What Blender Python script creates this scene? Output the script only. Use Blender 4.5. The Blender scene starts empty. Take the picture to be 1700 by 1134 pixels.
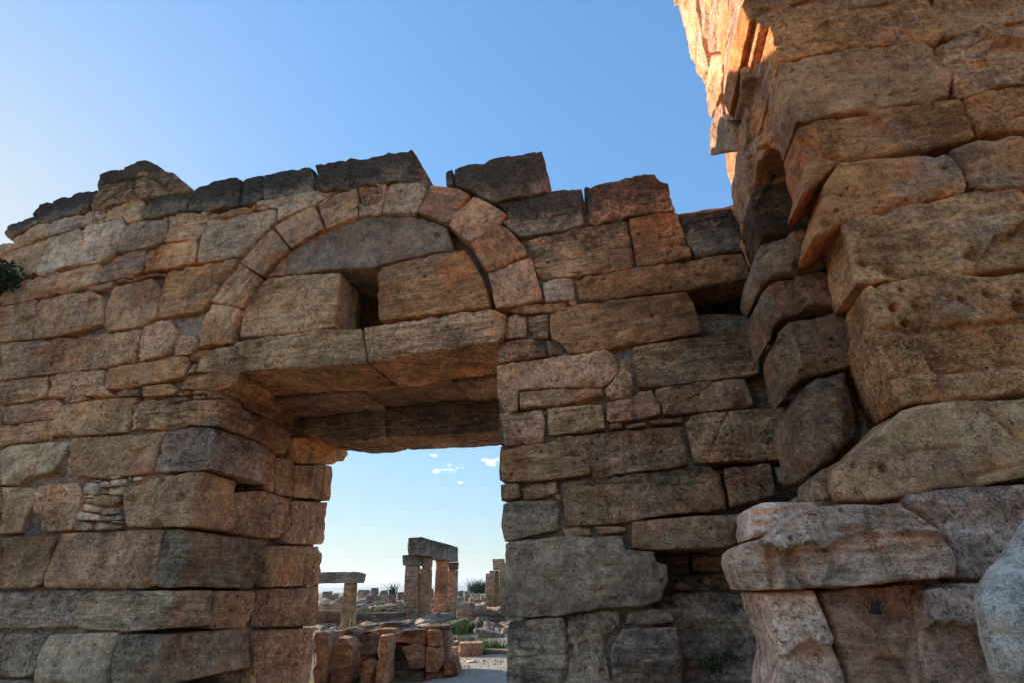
import bpy, math, random
import numpy as np
from mathutils import Vector, Matrix
from mathutils.geometry import delaunay_2d_cdt
random.seed(7)
S = bpy.context.scene
COL = S.collection
R = math.radians

# ------------------------------------------------------------------ camera
FPX = 858.0                      # focal length in photo pixels (photo 1700 x 1134)
PITCH, ROLL = R(25.7), R(0.87)
CAM = np.array([0.0, 0.0, 1.6])
cam_d = bpy.data.cameras.new("camera"); cam = bpy.data.objects.new("camera", cam_d)
COL.objects.link(cam); S.camera = cam
cam_d.sensor_width = 36; cam_d.lens = FPX / 1700 * 36; cam_d.clip_start = .05; cam_d.clip_end = 40000
MR = Matrix.Rotation(PITCH + math.pi / 2, 3, 'X') @ Matrix.Rotation(-ROLL, 3, 'Z')
cam.matrix_world = Matrix.Translation(CAM) @ MR.to_4x4()
MRn = np.array(MR)

# ------------------------------------------------------------------ light
SUN_AZ, SUN_EL = -56.0, 20.5     # degrees left of the view direction (+Y), elevation
sd = Vector((math.sin(R(SUN_AZ)) * math.cos(R(SUN_EL)), math.cos(R(SUN_AZ)) * math.cos(R(SUN_EL)), math.sin(R(SUN_EL))))
W = bpy.data.worlds.new("World"); S.world = W; W.use_nodes = True
nt = W.node_tree; nt.nodes.clear()
wo = nt.nodes.new('ShaderNodeOutputWorld'); bg = nt.nodes.new('ShaderNodeBackground')
sky = nt.nodes.new('ShaderNodeTexSky'); sky.sky_type = 'NISHITA'; sky.sun_disc = False
sky.sun_elevation = R(SUN_EL); sky.sun_rotation = R(SUN_AZ)
sky.air_density = 1.0; sky.dust_density = 0.6; sky.ozone_density = 1.5; sky.altitude = 350
bg.inputs['Strength'].default_value = 0.132
# small fair-weather clouds, fixed directions in the sky
def wn(t, **k):
    n = nt.nodes.new(t)
    for a, b in k.items(): setattr(n, a, b)
    return n
tc = wn('ShaderNodeTexCoord')
nz = wn('ShaderNodeTexNoise'); nz.inputs['Scale'].default_value = 55; nz.inputs['Detail'].default_value = 6; nz.inputs['Roughness'].default_value = .6
mp = wn('ShaderNodeMapping'); mp.inputs['Scale'].default_value = (1, 1, 2.2)
nt.links.new(tc.outputs['Generated'], mp.inputs[0]); nt.links.new(mp.outputs[0], nz.inputs['Vector'])
def px_dir(x, y):
    v = MRn @ np.array([x - 850, -(y - 567), -FPX], float)
    return v / np.linalg.norm(v)
acc = None
for (x, y, rx, rz) in [(750, 779, .040, .012), (815, 768, .028, .014), (840, 762, .03, .016), (722, 783, .012, .008),
                       (722, 756, .012, .006), (756, 802, .02, .005)]:
    d = px_dir(x, y)
    sb = wn('ShaderNodeVectorMath', operation='SUBTRACT'); sb.inputs[1].default_value = d
    nt.links.new(tc.outputs['Generated'], sb.inputs[0])
    ml = wn('ShaderNodeVectorMath', operation='MULTIPLY'); ml.inputs[1].default_value = (1 / rx, 1 / rx, 1 / rz)
    nt.links.new(sb.outputs[0], ml.inputs[0])
    ln = wn('ShaderNodeVectorMath', operation='LENGTH'); nt.links.new(ml.outputs[0], ln.inputs[0])
    m = wn('ShaderNodeMath', operation='SUBTRACT', use_clamp=True); m.inputs[0].default_value = 1; nt.links.new(ln.outputs['Value'], m.inputs[1])
    if acc is None: acc = m
    else:
        a = wn('ShaderNodeMath', operation='MAXIMUM'); nt.links.new(acc.outputs[0], a.inputs[0]); nt.links.new(m.outputs[0], a.inputs[1]); acc = a
ad = wn('ShaderNodeMath', operation='MULTIPLY_ADD'); ad.inputs[1].default_value = .55; nt.links.new(acc.outputs[0], ad.inputs[0])
nm = wn('ShaderNodeMath', operation='MULTIPLY'); nm.inputs[1].default_value = 1.6; nt.links.new(nz.outputs['Fac'], nm.inputs[0]); nt.links.new(nm.outputs[0], ad.inputs[2])
mr = wn('ShaderNodeMapRange'); mr.inputs['From Min'].default_value = 1.06; mr.inputs['From Max'].default_value = 1.45
nt.links.new(ad.outputs[0], mr.inputs['Value'])
gt = wn('ShaderNodeMath', operation='MULTIPLY', use_clamp=True); gt.inputs[1].default_value = 2.5; nt.links.new(acc.outputs[0], gt.inputs[0])
mm = wn('ShaderNodeMath', operation='MULTIPLY'); nt.links.new(mr.outputs[0], mm.inputs[0]); nt.links.new(gt.outputs[0], mm.inputs[1])
mx = wn('ShaderNodeMix', data_type='RGBA'); nt.links.new(mm.outputs[0], mx.inputs['Factor'])
hsv = wn('ShaderNodeHueSaturation'); hsv.inputs['Saturation'].default_value = 1.15
bw = wn('ShaderNodeRGBToBW'); nt.links.new(sky.outputs[0], bw.inputs[0])
dv = wn('ShaderNodeMath', operation='MULTIPLY_ADD'); dv.inputs[1].default_value = 1 / 1.5; dv.inputs[2].default_value = 1.0; nt.links.new(bw.outputs[0], dv.inputs[0])
iv = wn('ShaderNodeMath', operation='DIVIDE'); iv.inputs[0].default_value = 1.8; nt.links.new(dv.outputs[0], iv.inputs[1])
gam = wn('ShaderNodeVectorMath', operation='SCALE'); nt.links.new(sky.outputs[0], gam.inputs[0]); nt.links.new(iv.outputs[0], gam.inputs['Scale'])
tn = wn('ShaderNodeVectorMath', operation='MULTIPLY'); tn.inputs[1].default_value = (.88, 1.0, 1.02); nt.links.new(gam.outputs[0], tn.inputs[0])
nt.links.new(tn.outputs[0], hsv.inputs['Color'])
nt.links.new(hsv.outputs[0], mx.inputs['A']); mx.inputs['B'].default_value = (6.0, 6.0, 6.2, 1)
nt.links.new(mx.outputs['Result'], bg.inputs['Color']); nt.links.new(bg.outputs[0], wo.inputs['Surface'])

sl = bpy.data.lights.new("sun", 'SUN'); sl.energy = 3.6; sl.angle = R(.53); sl.color = (1, .90, .76)
so = bpy.data.objects.new("sun", sl); COL.objects.link(so)
so.rotation_euler = sd.to_track_quat('Z', 'Y').to_euler(); so.location = (-20, 15, 20)
S.view_settings.view_transform = 'Standard'; S.view_settings.look = 'None'
S.view_settings.exposure = 1.42; S.view_settings.gamma = 1
S.cycles.max_bounces = 6; S.cycles.diffuse_bounces = 4

# ------------------------------------------------------------------ numpy noise
_rs = np.random.RandomState(3)
_perm = _rs.permutation(256); _perm = np.concatenate([_perm, _perm, _perm])
_grad = _rs.normal(size=(256, 3)); _grad /= np.linalg.norm(_grad, axis=1)[:, None]
def perlin(p):
    p = np.asarray(p, float); i = np.floor(p).astype(int); f = p - i; i &= 255
    w = f * f * f * (f * (f * 6 - 15) + 10); out = 0
    for dx in (0, 1):
        for dy in (0, 1):
            for dz in (0, 1):
                g = _grad[_perm[_perm[_perm[(i[:, 0] + dx) & 255] + ((i[:, 1] + dy) & 255)] + ((i[:, 2] + dz) & 255)] & 255]
                v = (g * (f - (dx, dy, dz))).sum(1)
                out = out + v * np.where(dx, w[:, 0], 1 - w[:, 0]) * np.where(dy, w[:, 1], 1 - w[:, 1]) * np.where(dz, w[:, 2], 1 - w[:, 2])
    return out * 1.6
def fbm(p, o=3):
    s = 0; a = 1; t = 0; p = np.asarray(p, float)
    for k in range(o):
        s = s + a * perlin(p + 17.3 * k); t += a; a *= .5; p = p * 2.03
    return s / t

# ------------------------------------------------------------------ materials
def newmat(name):
    m = bpy.data.materials.new(name); m.use_nodes = True; n = m.node_tree; n.nodes.clear()
    out = n.nodes.new('ShaderNodeOutputMaterial'); b = n.nodes.new('ShaderNodeBsdfPrincipled')
    n.links.new(b.outputs[0], out.inputs[0]); b.inputs['Roughness'].default_value = .92
    b.inputs['Specular IOR Level'].default_value = .12
    return m, n, b
def mk_stone(name, scale=1.0, bump=1.0, band=1.0):
    m, n, b = newmat(name); L = n.links.new
    def N(t, **k):
        q = n.nodes.new(t)
        for a, v in k.items(): setattr(q, a, v)
        return q
    tc = N('ShaderNodeTexCoord'); oi = N('ShaderNodeObjectInfo')
    rv = N('ShaderNodeVectorMath', operation='SCALE'); rv.inputs['Scale'].default_value = 37.0
    cx = N('ShaderNodeCombineXYZ'); L(oi.outputs['Random'], cx.inputs[0]); L(oi.outputs['Random'], cx.inputs[2]); L(cx.outputs[0], rv.inputs[0])
    ad = N('ShaderNodeVectorMath', operation='ADD'); L(tc.outputs['Object'], ad.inputs[0]); L(rv.outputs[0], ad.inputs[1])
    P = ad.outputs[0]
    def noise(sc, det=4, ro=.55, vec=P, stretch=None, dist=0):
        q = N('ShaderNodeTexNoise'); q.inputs['Scale'].default_value = sc * scale; q.inputs['Detail'].default_value = det
        q.inputs['Roughness'].default_value = ro; q.inputs['Distortion'].default_value = dist
        if stretch:
            mp = N('ShaderNodeMapping'); mp.inputs['Scale'].default_value = stretch; L(vec, mp.inputs[0]); L(mp.outputs[0], q.inputs['Vector'])
        else: L(vec, q.inputs['Vector'])
        return q.outputs['Fac']
    def mrange(v, a, b_, c=0, d=1):
        q = N('ShaderNodeMapRange'); q.inputs['From Min'].default_value = a; q.inputs['From Max'].default_value = b_
        q.inputs['To Min'].default_value = c; q.inputs['To Max'].default_value = d; L(v, q.inputs['Value']); return q.outputs[0]
    def math_(op, a, c, clamp=False):
        q = N('ShaderNodeMath', operation=op, use_clamp=clamp)
        for i, v in enumerate((a, c)):
            if isinstance(v, (int, float)): q.inputs[i].default_value = v
            else: L(v, q.inputs[i])
        return q.outputs[0]
    def mix(f, A, B, mode='MIX'):
        q = N('ShaderNodeMix', data_type='RGBA', blend_type=mode)
        for k, v in (('Factor', f), ('A', A), ('B', B)):
            if isinstance(v, (int, float)): q.inputs[k].default_value = v
            elif isinstance(v, tuple): q.inputs[k].default_value = v
            else: L(v, q.inputs[k])
        return q.outputs['Result']
    base = oi.outputs['Color']
    geo = N('ShaderNodeNewGeometry'); WP = geo.outputs['Position']      # stains run across neighbouring stones
    big = noise(.9, 4, .6, WP, dist=.5); mid = noise(7, 7, .72); fine = noise(26, 6, .8); vf = noise(75, 3, .75)
    strata = noise(2.4, 6, .68, stretch=(1, 1, 8), dist=.35)
    gr = N('ShaderNodeRGBToBW'); L(base, gr.inputs[0])
    c = mix(mrange(big, .34, .66), mix(1.0, base, (.60, .57, .56, 1), 'MULTIPLY'), mix(1.0, base, (1.36, 1.34, 1.32, 1), 'MULTIPLY'))
    c = mix(mrange(noise(1.5, 6, .65, WP), .53, .66, 0, .7), c, mix(1.0, c, (1.20, .85, .64, 1), 'MULTIPLY'))
    c = mix(mrange(noise(1.3, 7, .68, WP, dist=.6), .55, .68, 0, .5), c, mix(1.0, gr.outputs[0], (1.0, .83, .72, 1), 'MULTIPLY'))
    c = mix(mrange(noise(1.1, 6, .7, WP, stretch=(2.2, 2.2, .45), dist=.4), .56, .70, 0, .6), c, mix(1.0, c, (.46, .43, .42, 1), 'MULTIPLY'))
    def frac(k): return math_('FRACT', math_('MULTIPLY', oi.outputs['Random'], k), 0)
    r1, r2, r3 = frac(7.13), frac(13.7), frac(29.3)                      # every stone its own bedding, grain and pitting
    c = mix(r1, c, mix(1.0, c, mrange_col(N, L, strata, .34, .66, 1 - .55 * band, 1 + .45 * band), 'MULTIPLY'))
    c = mix(1.0, c, mrange_col(N, L, mid, .32, .68, .56, 1.44), 'MULTIPLY')
    c = mix(mrange(r2, 0, 1, .35, 1), c, mix(1.0, c, mrange_col(N, L, fine, .34, .66, .36, 1.64), 'MULTIPLY'))
    c = mix(1.0, c, mrange_col(N, L, vf, .35, .65, .62, 1.36), 'MULTIPLY')
    c = mix(mrange(noise(11, 8, .8), .62, .72, 0, .5), c, (.58, .48, .38, 1))
    # clustered black speckle of lichen
    spk = math_('MULTIPLY', mrange(noise(20, 6, .82), .53, .60), mrange(noise(2.2, 5, .7, WP), .46, .60))
    c = mix(math_('MULTIPLY', spk, .78), c, (.045, .036, .030, 1))
    pits = mrange(noise(13, 5, .7, stretch=(1, 1, 2.6), dist=.4), .40, .33)
    pz = math_('MULTIPLY', math_('MULTIPLY', pits, mrange(strata, .40, .55)), mrange(r3, .1, .8, .15, 1))
    c = mix(math_('MULTIPLY', pz, .85), c, (.035, .024, .018, 1))
    cr = math_('ADD', math_('MULTIPLY', noise(2.0, 10, .78, dist=.6), .62), math_('MULTIPLY', noise(12, 7, .8), .46))
    sg = N('ShaderNodeSeparateXYZ'); L(tc.outputs['Generated'], sg.inputs[0])      # crust grows from the weather side, the top
    cr = math_('ADD', cr, math_('MULTIPLY', math_('MULTIPLY', math_('SUBTRACT', sg.outputs[2], .5), .42), oi.outputs['Alpha']))
    thr = math_('SUBTRACT', 1.0, oi.outputs['Alpha'])
    cm = N('ShaderNodeMapRange'); L(cr, cm.inputs['Value'])
    lo = math_('MULTIPLY_ADD', thr, .42); lo.node.inputs[2].default_value = .305
    hi = math_('ADD', lo, .12); L(lo, cm.inputs['From Min']); L(hi, cm.inputs['From Max'])
    crust = cm.outputs[0]
    c = mix(math_('MULTIPLY', crust, .84), c, mix(mrange(fine, .38, .62), (.015, .014, .013, 1), (.085, .076, .066, 1)))
    c = mix(1.0, c, (1.50, 1.26, 1.10, 1), 'MULTIPLY')
    L(c, b.inputs['Base Color'])
    h = math_('MULTIPLY', mid, 1.0)
    h = math_('ADD', h, math_('MULTIPLY', fine, .85)); h = math_('ADD', h, math_('MULTIPLY', vf, .3))
    h = math_('ADD', h, math_('MULTIPLY', math_('MULTIPLY', strata, 1.9 * band), r1)); h = math_('SUBTRACT', h, math_('MULTIPLY', pz, 1.0))
    bp = N('ShaderNodeBump'); bp.inputs['Strength'].default_value = 1.0; bp.inputs['Distance'].default_value = .036 * bump / scale
    L(h, bp.inputs['Height']); L(bp.outputs[0], b.inputs['Normal'])
    return m
def mrange_col(N, L, v, a, b_, c, d):
    q = N('ShaderNodeMapRange'); q.inputs['From Min'].default_value = a; q.inputs['From Max'].default_value = b_
    q.inputs['To Min'].default_value = c; q.inputs['To Max'].default_value = d; L(v, q.inputs['Value'])
    z = N('ShaderNodeCombineColor')
    for i in range(3): L(q.outputs[0], z.inputs[i])
    return z.outputs[0]
M_stone = mk_stone("travertine")
M_fore = mk_stone("travertine_close", 1.25, 1.5)
M_boulder = mk_stone('pale_limestone', 2.2, 1.0, 0)
M_far = mk_stone("travertine_far", .8, 1.2)

def simple(name, c1, c2, sc=5, bump=.02, c3=None, sc3=.3):
    m, n, b = newmat(name); L = n.links.new
    tc = n.nodes.new('ShaderNodeTexCoord'); q = n.nodes.new('ShaderNodeTexNoise'); q.inputs['Scale'].default_value = sc
    q.inputs['Detail'].default_value = 8; q.inputs['Roughness'].default_value = .7; L(tc.outputs['Object'], q.inputs['Vector'])
    cr = n.nodes.new('ShaderNodeValToRGB'); cr.color_ramp.elements[0].position = .35; cr.color_ramp.elements[1].position = .65
    cr.color_ramp.elements[0].color = (*c1, 1); cr.color_ramp.elements[1].color = (*c2, 1)
    L(q.outputs['Fac'], cr.inputs[0]); out = cr.outputs[0]
    if c3:
        q3 = n.nodes.new('ShaderNodeTexNoise'); q3.inputs['Scale'].default_value = sc3; q3.inputs['Detail'].default_value = 6; L(tc.outputs['Object'], q3.inputs['Vector'])
        r3 = n.nodes.new('ShaderNodeMapRange'); r3.inputs['From Min'].default_value = .47; r3.inputs['From Max'].default_value = .6; L(q3.outputs['Fac'], r3.inputs['Value'])
        mx = n.nodes.new('ShaderNodeMix'); mx.data_type = 'RGBA'; L(r3.outputs[0], mx.inputs['Factor']); L(out, mx.inputs['A']); mx.inputs['B'].default_value = (*c3, 1); out = mx.outputs['Result']
    L(out, b.inputs['Base Color'])
    bp = n.nodes.new('ShaderNodeBump'); bp.inputs['Distance'].default_value = bump; L(q.outputs['Fac'], bp.inputs['Height']); L(bp.outputs[0], b.inputs['Normal'])
    return m
M_ground = simple("dry_earth", (.11, .085, .058), (.31, .235, .155), 6, .04, (.13, .13, .05), .5)
M_path = simple("trodden_earth", (.30, .235, .175), (.47, .385, .30), 9, .02)
M_grass = simple("green_grass", (.07, .12, .02), (.17, .22, .05), 9, .0)
M_dry = simple("dry_grass", (.24, .18, .07), (.42, .33, .15), 9, .0)
M_twig = simple('dry_twig', (.03, .022, .015), (.09, .065, .04), 9, 0)
M_leaf = simple("dark_leaves", (.02, .04, .015), (.05, .08, .03), 9, .0)
M_hill = simple("hill_scrub", (.10, .11, .08), (.16, .15, .11), .01, .0)
M_dirt = simple("dirt_fill", (.08, .062, .048), (.19, .15, .12), 9, .06)

# ------------------------------------------------------------------ object helpers
def tagtop(o, label, cat, group=None, kind=None):
    if kind: o['kind'] = kind
    if label: o['label'] = label
    if cat: o['category'] = cat
    if group: o['group'] = group
def thing(name, label, cat, loc, group=None):
    o = bpy.data.objects.new(name, None); COL.objects.link(o); o.location = loc; o.empty_display_size = .3
    tagtop(o, label, cat, group); return o
def addmesh(name, V, F, mat, parent=None, color=(.4, .3, .2, .2), rot=None, label=None, smooth=True):
    V = np.asarray(V, float); c = V.mean(0)
    if rot is None: loc = V - c
    else: loc = (V - c) @ np.array(rot)          # rot: 3x3 world-from-local
    me = bpy.data.meshes.new(name); me.from_pydata(loc.tolist(), [], F); me.materials.append(mat)
    if smooth: me.shade_smooth()
    me.update(); o = bpy.data.objects.new(name, me); COL.objects.link(o)
    pl = Vector(parent.location) if parent else Vector((0, 0, 0))
    M = Matrix.Translation(Vector(c) - pl)
    if rot is not None: M = M @ Matrix(rot).to_4x4()
    o.matrix_local = M
    if parent: o.parent = parent; o.matrix_parent_inverse = Matrix(); o.matrix_basis = M
    o.color = color
    if label: o['label'] = label
    return o

class Plane:
    def __init__(s, O, U, N):
        s.O = np.array(O, float); s.U = np.array(U, float); s.U /= np.linalg.norm(s.U); s.N = np.array(N, float); s.N /= np.linalg.norm(s.N)
        s.V = np.array([0, 0, 1.0])
    def unproj(s, x, y, off=0):
        d = px_dir(x, y); O = s.O + s.N * off
        t = (s.N @ (O - CAM)) / (s.N @ d); p = CAM + d * t - O
        return (p @ s.U, p[2])
    def world(s, ab, off, h):
        ab = np.asarray(ab); return s.O + s.N * off + ab[:, :1] * s.U + ab[:, 1:2] * s.V + np.asarray(h)[:, None] * s.N
def PW(ox, oy, deg):       # vertical plane through (ox, oy) whose U turns deg clockwise from +X, facing the camera side
    c, s_ = math.cos(R(deg)), math.sin(R(deg))
    return Plane((ox, oy, 0), (c, -s_, 0), (-s_, -c, 0))
Wp = PW(-.1, 5.6, 13.2)
uW, nW = Wp.U, Wp.N
RO = np.array([-3.844, 6.477, 0])
Rp = Plane(RO, -nW, uW)                     # left reveal of the gate passage, faces the opening
Fp = PW(2.02, 2.73, 11)
Ep = Plane((2.145, 2.706, 0), -Fp.N, -Fp.U)   # end face of the tower, faces left
def BGP(y, deg=0): return PW(0, y, deg)

TL = {1: (0, 240, 3.78), 2: (0, 500, 3.78), 3: (0, 760, 3.032), 4: (400, 230, 3.78), 5: (300, 480, 3.78), 6: (340, 740, 2.877),
      7: (700, 240, 3.78), 8: (700, 500, 3.78), 9: (1000, 240, 3.78), 10: (1000, 500, 3.78), 11: (820, 760, 3.032),
      12: (1200, 740, 2.878), 13: (1100, 0, 2.833), 15: (1200, 380, 2.836), 17: (520, 860, 4.1375), 18: (520, 940, 9.444),
      19: (660, 880, 6.3), 20: (520, 1020, 5.3125), 21: (1180, 200, 4.05), 0: (0, 0, 1)}
def src(T, pts):
    ox, oy, s = TL[T]; return [(ox + x / s, oy + y / s) for x, y in pts]

def resample(P, step):
    P = np.asarray(P, float); out = []
    for i in range(len(P)):
        a, b = P[i], P[(i + 1) % len(P)]; L = np.linalg.norm(b - a); k = max(1, int(round(L / step)))
        for j in range(k): out.append(a + (b - a) * j / k)
    return np.array(out)
def segdist(Q, A, B):
    """distance of points Q to segments A-B (min over segments)"""
    best = np.full(len(Q), 1e9)
    for a, b in zip(A, B):
        ab = b - a; L2 = ab @ ab + 1e-12; t = np.clip(((Q - a) @ ab) / L2, 0, 1)
        d = np.linalg.norm(Q - (a + t[:, None] * ab), axis=1); best = np.minimum(best, d)
    return best
def inside(Q, P):
    x, y = Q[:, 0], Q[:, 1]; c = np.zeros(len(Q), bool); j = len(P) - 1
    for i in range(len(P)):
        xi, yi = P[i]; xj, yj = P[j]
        if yi != yj:
            c ^= ((yi > y) != (yj > y)) & (x < (xj - xi) * (y - yi) / (yj - yi) + xi)
        j = i
    return c
NPOLY = 0
def B(pl, T, pts, col, name='stone_block', par=None, off=0.0, depth=.5, crust=.18, rnd=.035, rough=1.0, holes=(), cracks=(),
      band=0, sp=.035, gap=.003, rag=.012, label=None, mat=None, relief=None, wob=None, back=True, tilt=(0, 0), facet=1.0, facet_s=.3, auto=True):
    if T is None or mat is M_far: auto = False
    return _B(pl, T, pts, col, name, par, off, depth, crust, rnd, rough, holes, cracks, band, sp, gap, rag, label, mat, relief, back, tilt, facet, facet_s, auto)
def _B(pl, T, pts, col, name, par, off, depth, crust, rnd, rough, holes, cracks, band, sp, gap, rag, label, mat, relief, back, tilt, facet, facet_s, auto):
    """one weathered block of stone: outline pts (photo tile T, or plane metres when T is None) on plane pl, `off` metres proud, `depth` thick.
    holes: (x, y, radius_m, depth_m) and cracks: (points, width_m, depth_m) in the same tile."""
    global NPOLY; NPOLY += 1
    if rnd < .1: rnd *= .38
    if sp == .035: sp = .027
    def cv(ps):
        if T is None: return np.array(ps, float)
        return np.array([pl.unproj(x, y, off) for x, y in src(T, ps)])
    P = cv(pts)
    # round corners a little
    P = resample(P, .12 if sp > .02 else .08)
    Qn = []
    for i in range(len(P)):
        a, b, c = P[i - 1], P[i], P[(i + 1) % len(P)]; Qn.append(b * .9 + (a + c) * .05)
    P = np.array(Qn)
    if pl is Ep: P[:, 0] = np.maximum(P[:, 0], .12)
    area = .5 * np.sum(P[:, 0] * np.roll(P[:, 1], -1) - np.roll(P[:, 0], -1) * P[:, 1])
    if area < 0: P = P[::-1]
    P = resample(P, sp * .9)
    T_ = np.roll(P, -1, 0) - np.roll(P, 1, 0); T_ /= np.linalg.norm(T_, axis=1)[:, None] + 1e-9
    nrm = np.stack([T_[:, 1], -T_[:, 0]], 1)            # outward
    seed = NPOLY * 3.7
    jit = fbm(np.column_stack([P * 5, np.full(len(P), seed)]), 3) * rag - gap
    P = P + nrm * jit[:, None]
    mn, mx = P.min(0), P.max(0); size = mx - mn
    sp_ = max(sp, math.sqrt(size[0] * size[1] / 9000))
    gx, gy = np.meshgrid(np.arange(mn[0], mx[0], sp_), np.arange(mn[1], mx[1], sp_ * .87))
    gx = gx + (np.arange(gx.shape[0]) % 2)[:, None] * sp_ * .5
    Q = np.column_stack([gx.ravel(), gy.ravel()]); Q = Q + _rs.uniform(-.15, .15, Q.shape) * sp_
    cr_w = []
    for cps, w, dp in cracks:
        c = cv(cps); cr_w.append((c, w, dp)); cl = resample(c, sp_ * .5)[:max(2, int(np.linalg.norm(np.diff(c, axis=0), axis=1).sum() / (sp_ * .5)))]
        Q = np.vstack([Q, cl, cl + (0, w * .9), cl - (0, w * .9), cl + (w * .9, 0), cl - (w * .9, 0)])
    if auto and size[0] > .45 and size[1] > .25:
        if random.random() < .45:
            y0 = random.uniform(mn[1] + .15 * size[1], mx[1] - .15 * size[1]); x0 = random.uniform(mn[0], mn[0] + .4 * size[0]); n_ = random.randint(3, 6); st_ = size[0] * random.uniform(.3, .8) / n_; sl = random.choice([0, 0, .5, -.6, 1.5])
            c = np.array([(x0 + k * st_, y0 + sl * k * st_ + random.uniform(-.03, .03)) for k in range(n_ + 1)]); cr_w.append((c, .012, .022))
            cl = resample(c, sp_ * .5)[:int(np.linalg.norm(np.diff(c, axis=0), axis=1).sum() / (sp_ * .5))]; Q = np.vstack([Q, cl, cl + (0, .012), cl - (0, .012)])
    hl = []
    if auto and size[0] > .4 and random.random() < .6:
        for k in range(random.randint(1, 5)):
            c = np.array([random.uniform(mn[0], mx[0]), random.uniform(mn[1], mx[1])]); hr = random.uniform(.008, .022); hl.append((c, hr, hr * 2))
            an = np.linspace(0, 2 * math.pi, 8, endpoint=False)
            Q = np.vstack([Q] + [c + np.column_stack([np.cos(an), np.sin(an)]) * hr * k_ for k_ in (.3, .9, 1.2)])
    for hx, hy, hr, hd in holes:
        c = cv([(hx, hy)])[0]; hl.append((c, hr, hd))
        an = np.linspace(0, 2 * math.pi, 10, endpoint=False)
        Q = np.vstack([Q] + [c + np.column_stack([np.cos(an), np.sin(an)]) * hr * k for k in (.2, .6, .95, 1.15)])
    Q = Q[inside(Q, P)]
    A_, B_ = P, np.roll(P, -1, 0)
    dq = segdist(Q, A_, B_); Q = Q[dq > sp_ * .55]
    # inner ring for a crisp rounded arris
    ring = P - nrm * min(sp_ * .4, rnd * .4)
    ring = ring[inside(ring, P)]; 
    if len(ring): ring = ring[segdist(ring, A_, B_) > min(sp_ * .25, rnd * .25)]
    allp = [Vector(p) for p in np.vstack([P, ring, Q] if len(ring) else [P, Q])]
    n = len(P)
    vs, es, fs, _, _, _ = delaunay_2d_cdt(allp, [(i, (i + 1) % n) for i in range(n)], [], 1, 1e-5)
    V2 = np.array([tuple(v) for v in vs]); fs = [list(f) for f in fs if len(f) > 2]
    # boundary
    cnt = {}
    for f in fs:
        for i in range(len(f)):
            a, b = f[i], f[(i + 1) % len(f)]; cnt[(a, b)] = 1
    bd = [(a, b) for (a, b) in cnt if (b, a) not in cnt]
    W3 = pl.world(V2, off, np.zeros(len(V2))); s3 = W3 + seed
    d = segdist(V2, A_, B_)
    isb = np.zeros(len(V2), bool)
    for a, b in bd: isb[a] = isb[b] = True
    d[isb] = 0
    rr = rnd * (1.0 + 1.3 * fbm(s3 * 3.1, 2)); rr = np.clip(rr, rnd * .3, rnd * 2.2)
    t = np.clip(d / rr, 0, 1); h = -rr * (1 - np.sqrt(np.clip(1 - (1 - t) ** 2, 0, 1)))
    h += rough * (.016 * fbm(s3 * 1.5, 2) + .016 * fbm(s3 * (5, 5, 7), 3) + .008 * np.abs(fbm(s3 * (4, 4, 18), 2)))
    st = fbm(s3 * (2.5, 2.5, 16), 2); h += rough * .010 * st
    pit = np.clip(fbm(s3 * (9, 9, 15), 2) - .28, 0, 1); h -= rough * .07 * pit
    chip = np.clip(fbm(s3 * 3.2 + 5, 3) - .08, 0, 1) * np.clip(1 - d / .075, 0, 1) ** .7; h -= rough * .17 * chip
    # fractured facets with crisp steps
    fs_ = facet_s; nx_, ny_ = max(2, int((size[0]) / fs_) + 1), max(2, int((size[1]) / fs_) + 1)
    FX, FY = np.meshgrid(np.linspace(mn[0], mx[0], nx_), np.linspace(mn[1], mx[1], ny_))
    FP = np.column_stack([FX.ravel(), FY.ravel()]) + _rs.uniform(-.45, .45, (nx_ * ny_, 2)) * fs_
    fh = _rs.uniform(-1, .4, len(FP)) * .016; fg = _rs.normal(size=(len(FP), 2)) * .05
    Vw = V2 + np.column_stack([fbm(s3 * 3, 2), fbm(s3 * 3 + 9, 2)]) * .08
    D2 = ((Vw[:, None, :] - FP[None]) ** 2).sum(2); kk = D2.argmin(1)
    msk = np.clip(fbm(s3 * .9 + 31, 2) * 4 + (.2 if facet <= 1 else .9), 0, 1)
    h += facet * msk * (fh[kk] + ((V2 - FP[kk]) * fg[kk]).sum(1))
    c0 = V2.mean(0); h += tilt[0] * (V2[:, 0] - c0[0]) + tilt[1] * (V2[:, 1] - c0[1])
    for c, w, dp in cr_w:
        q = segdist(V2, c[:-1], c[1:]); h -= dp * np.clip(1 - q / w, 0, 1) ** .7
    for c, hr, hd in hl:
        q = np.linalg.norm(V2 - c, axis=1); h -= hd * np.clip((1.1 - q / hr) * 3, 0, 1)
    if relief: h += relief(V2, cv)
    V = [pl.world(V2, off, h)]; nv = len(V2); F = [f for f in fs]
    bi = sorted({i for e in bd for i in e}); idx = {v: k for k, v in enumerate(bi)}
    b2 = V2[bi]; bh = h[bi]; prev = {v: v for v in bi}
    steps = [.03, .07, .13, .22, .34, .5, .7, .95, 1.25, 1.6, 2.0]
    if depth > .55: steps = list(np.arange(.04, .3, .05)) + list(np.arange(.3, depth, .07))
    ds = [x for x in steps if x < depth - .02] + [depth]
    cen = b2.mean(0); base = nv
    for k, dd in enumerate(ds):
        wpos = pl.world(b2, off, bh - dd)
        nn = fbm(wpos * 4 + seed, 3) * .018 * rough + fbm(wpos * 1.2 + seed, 2) * .02 * rough
        lastr = (k == len(ds) - 1)
        dirs = b2 - cen; dirs /= np.linalg.norm(dirs, axis=1)[:, None] + 1e-9
        sc = nn - (.03 if lastr and depth > .2 else 0) + (.0 if k else .002)
        wpos = wpos + (dirs * sc[:, None]) @ np.stack([pl.U, pl.V])
        V.append(wpos); cur = {v: base + idx[v] for v in bi}
        for a, b in bd: F.append([prev[b], prev[a], cur[a], cur[b]])
        prev = cur; base += len(bi)
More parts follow.
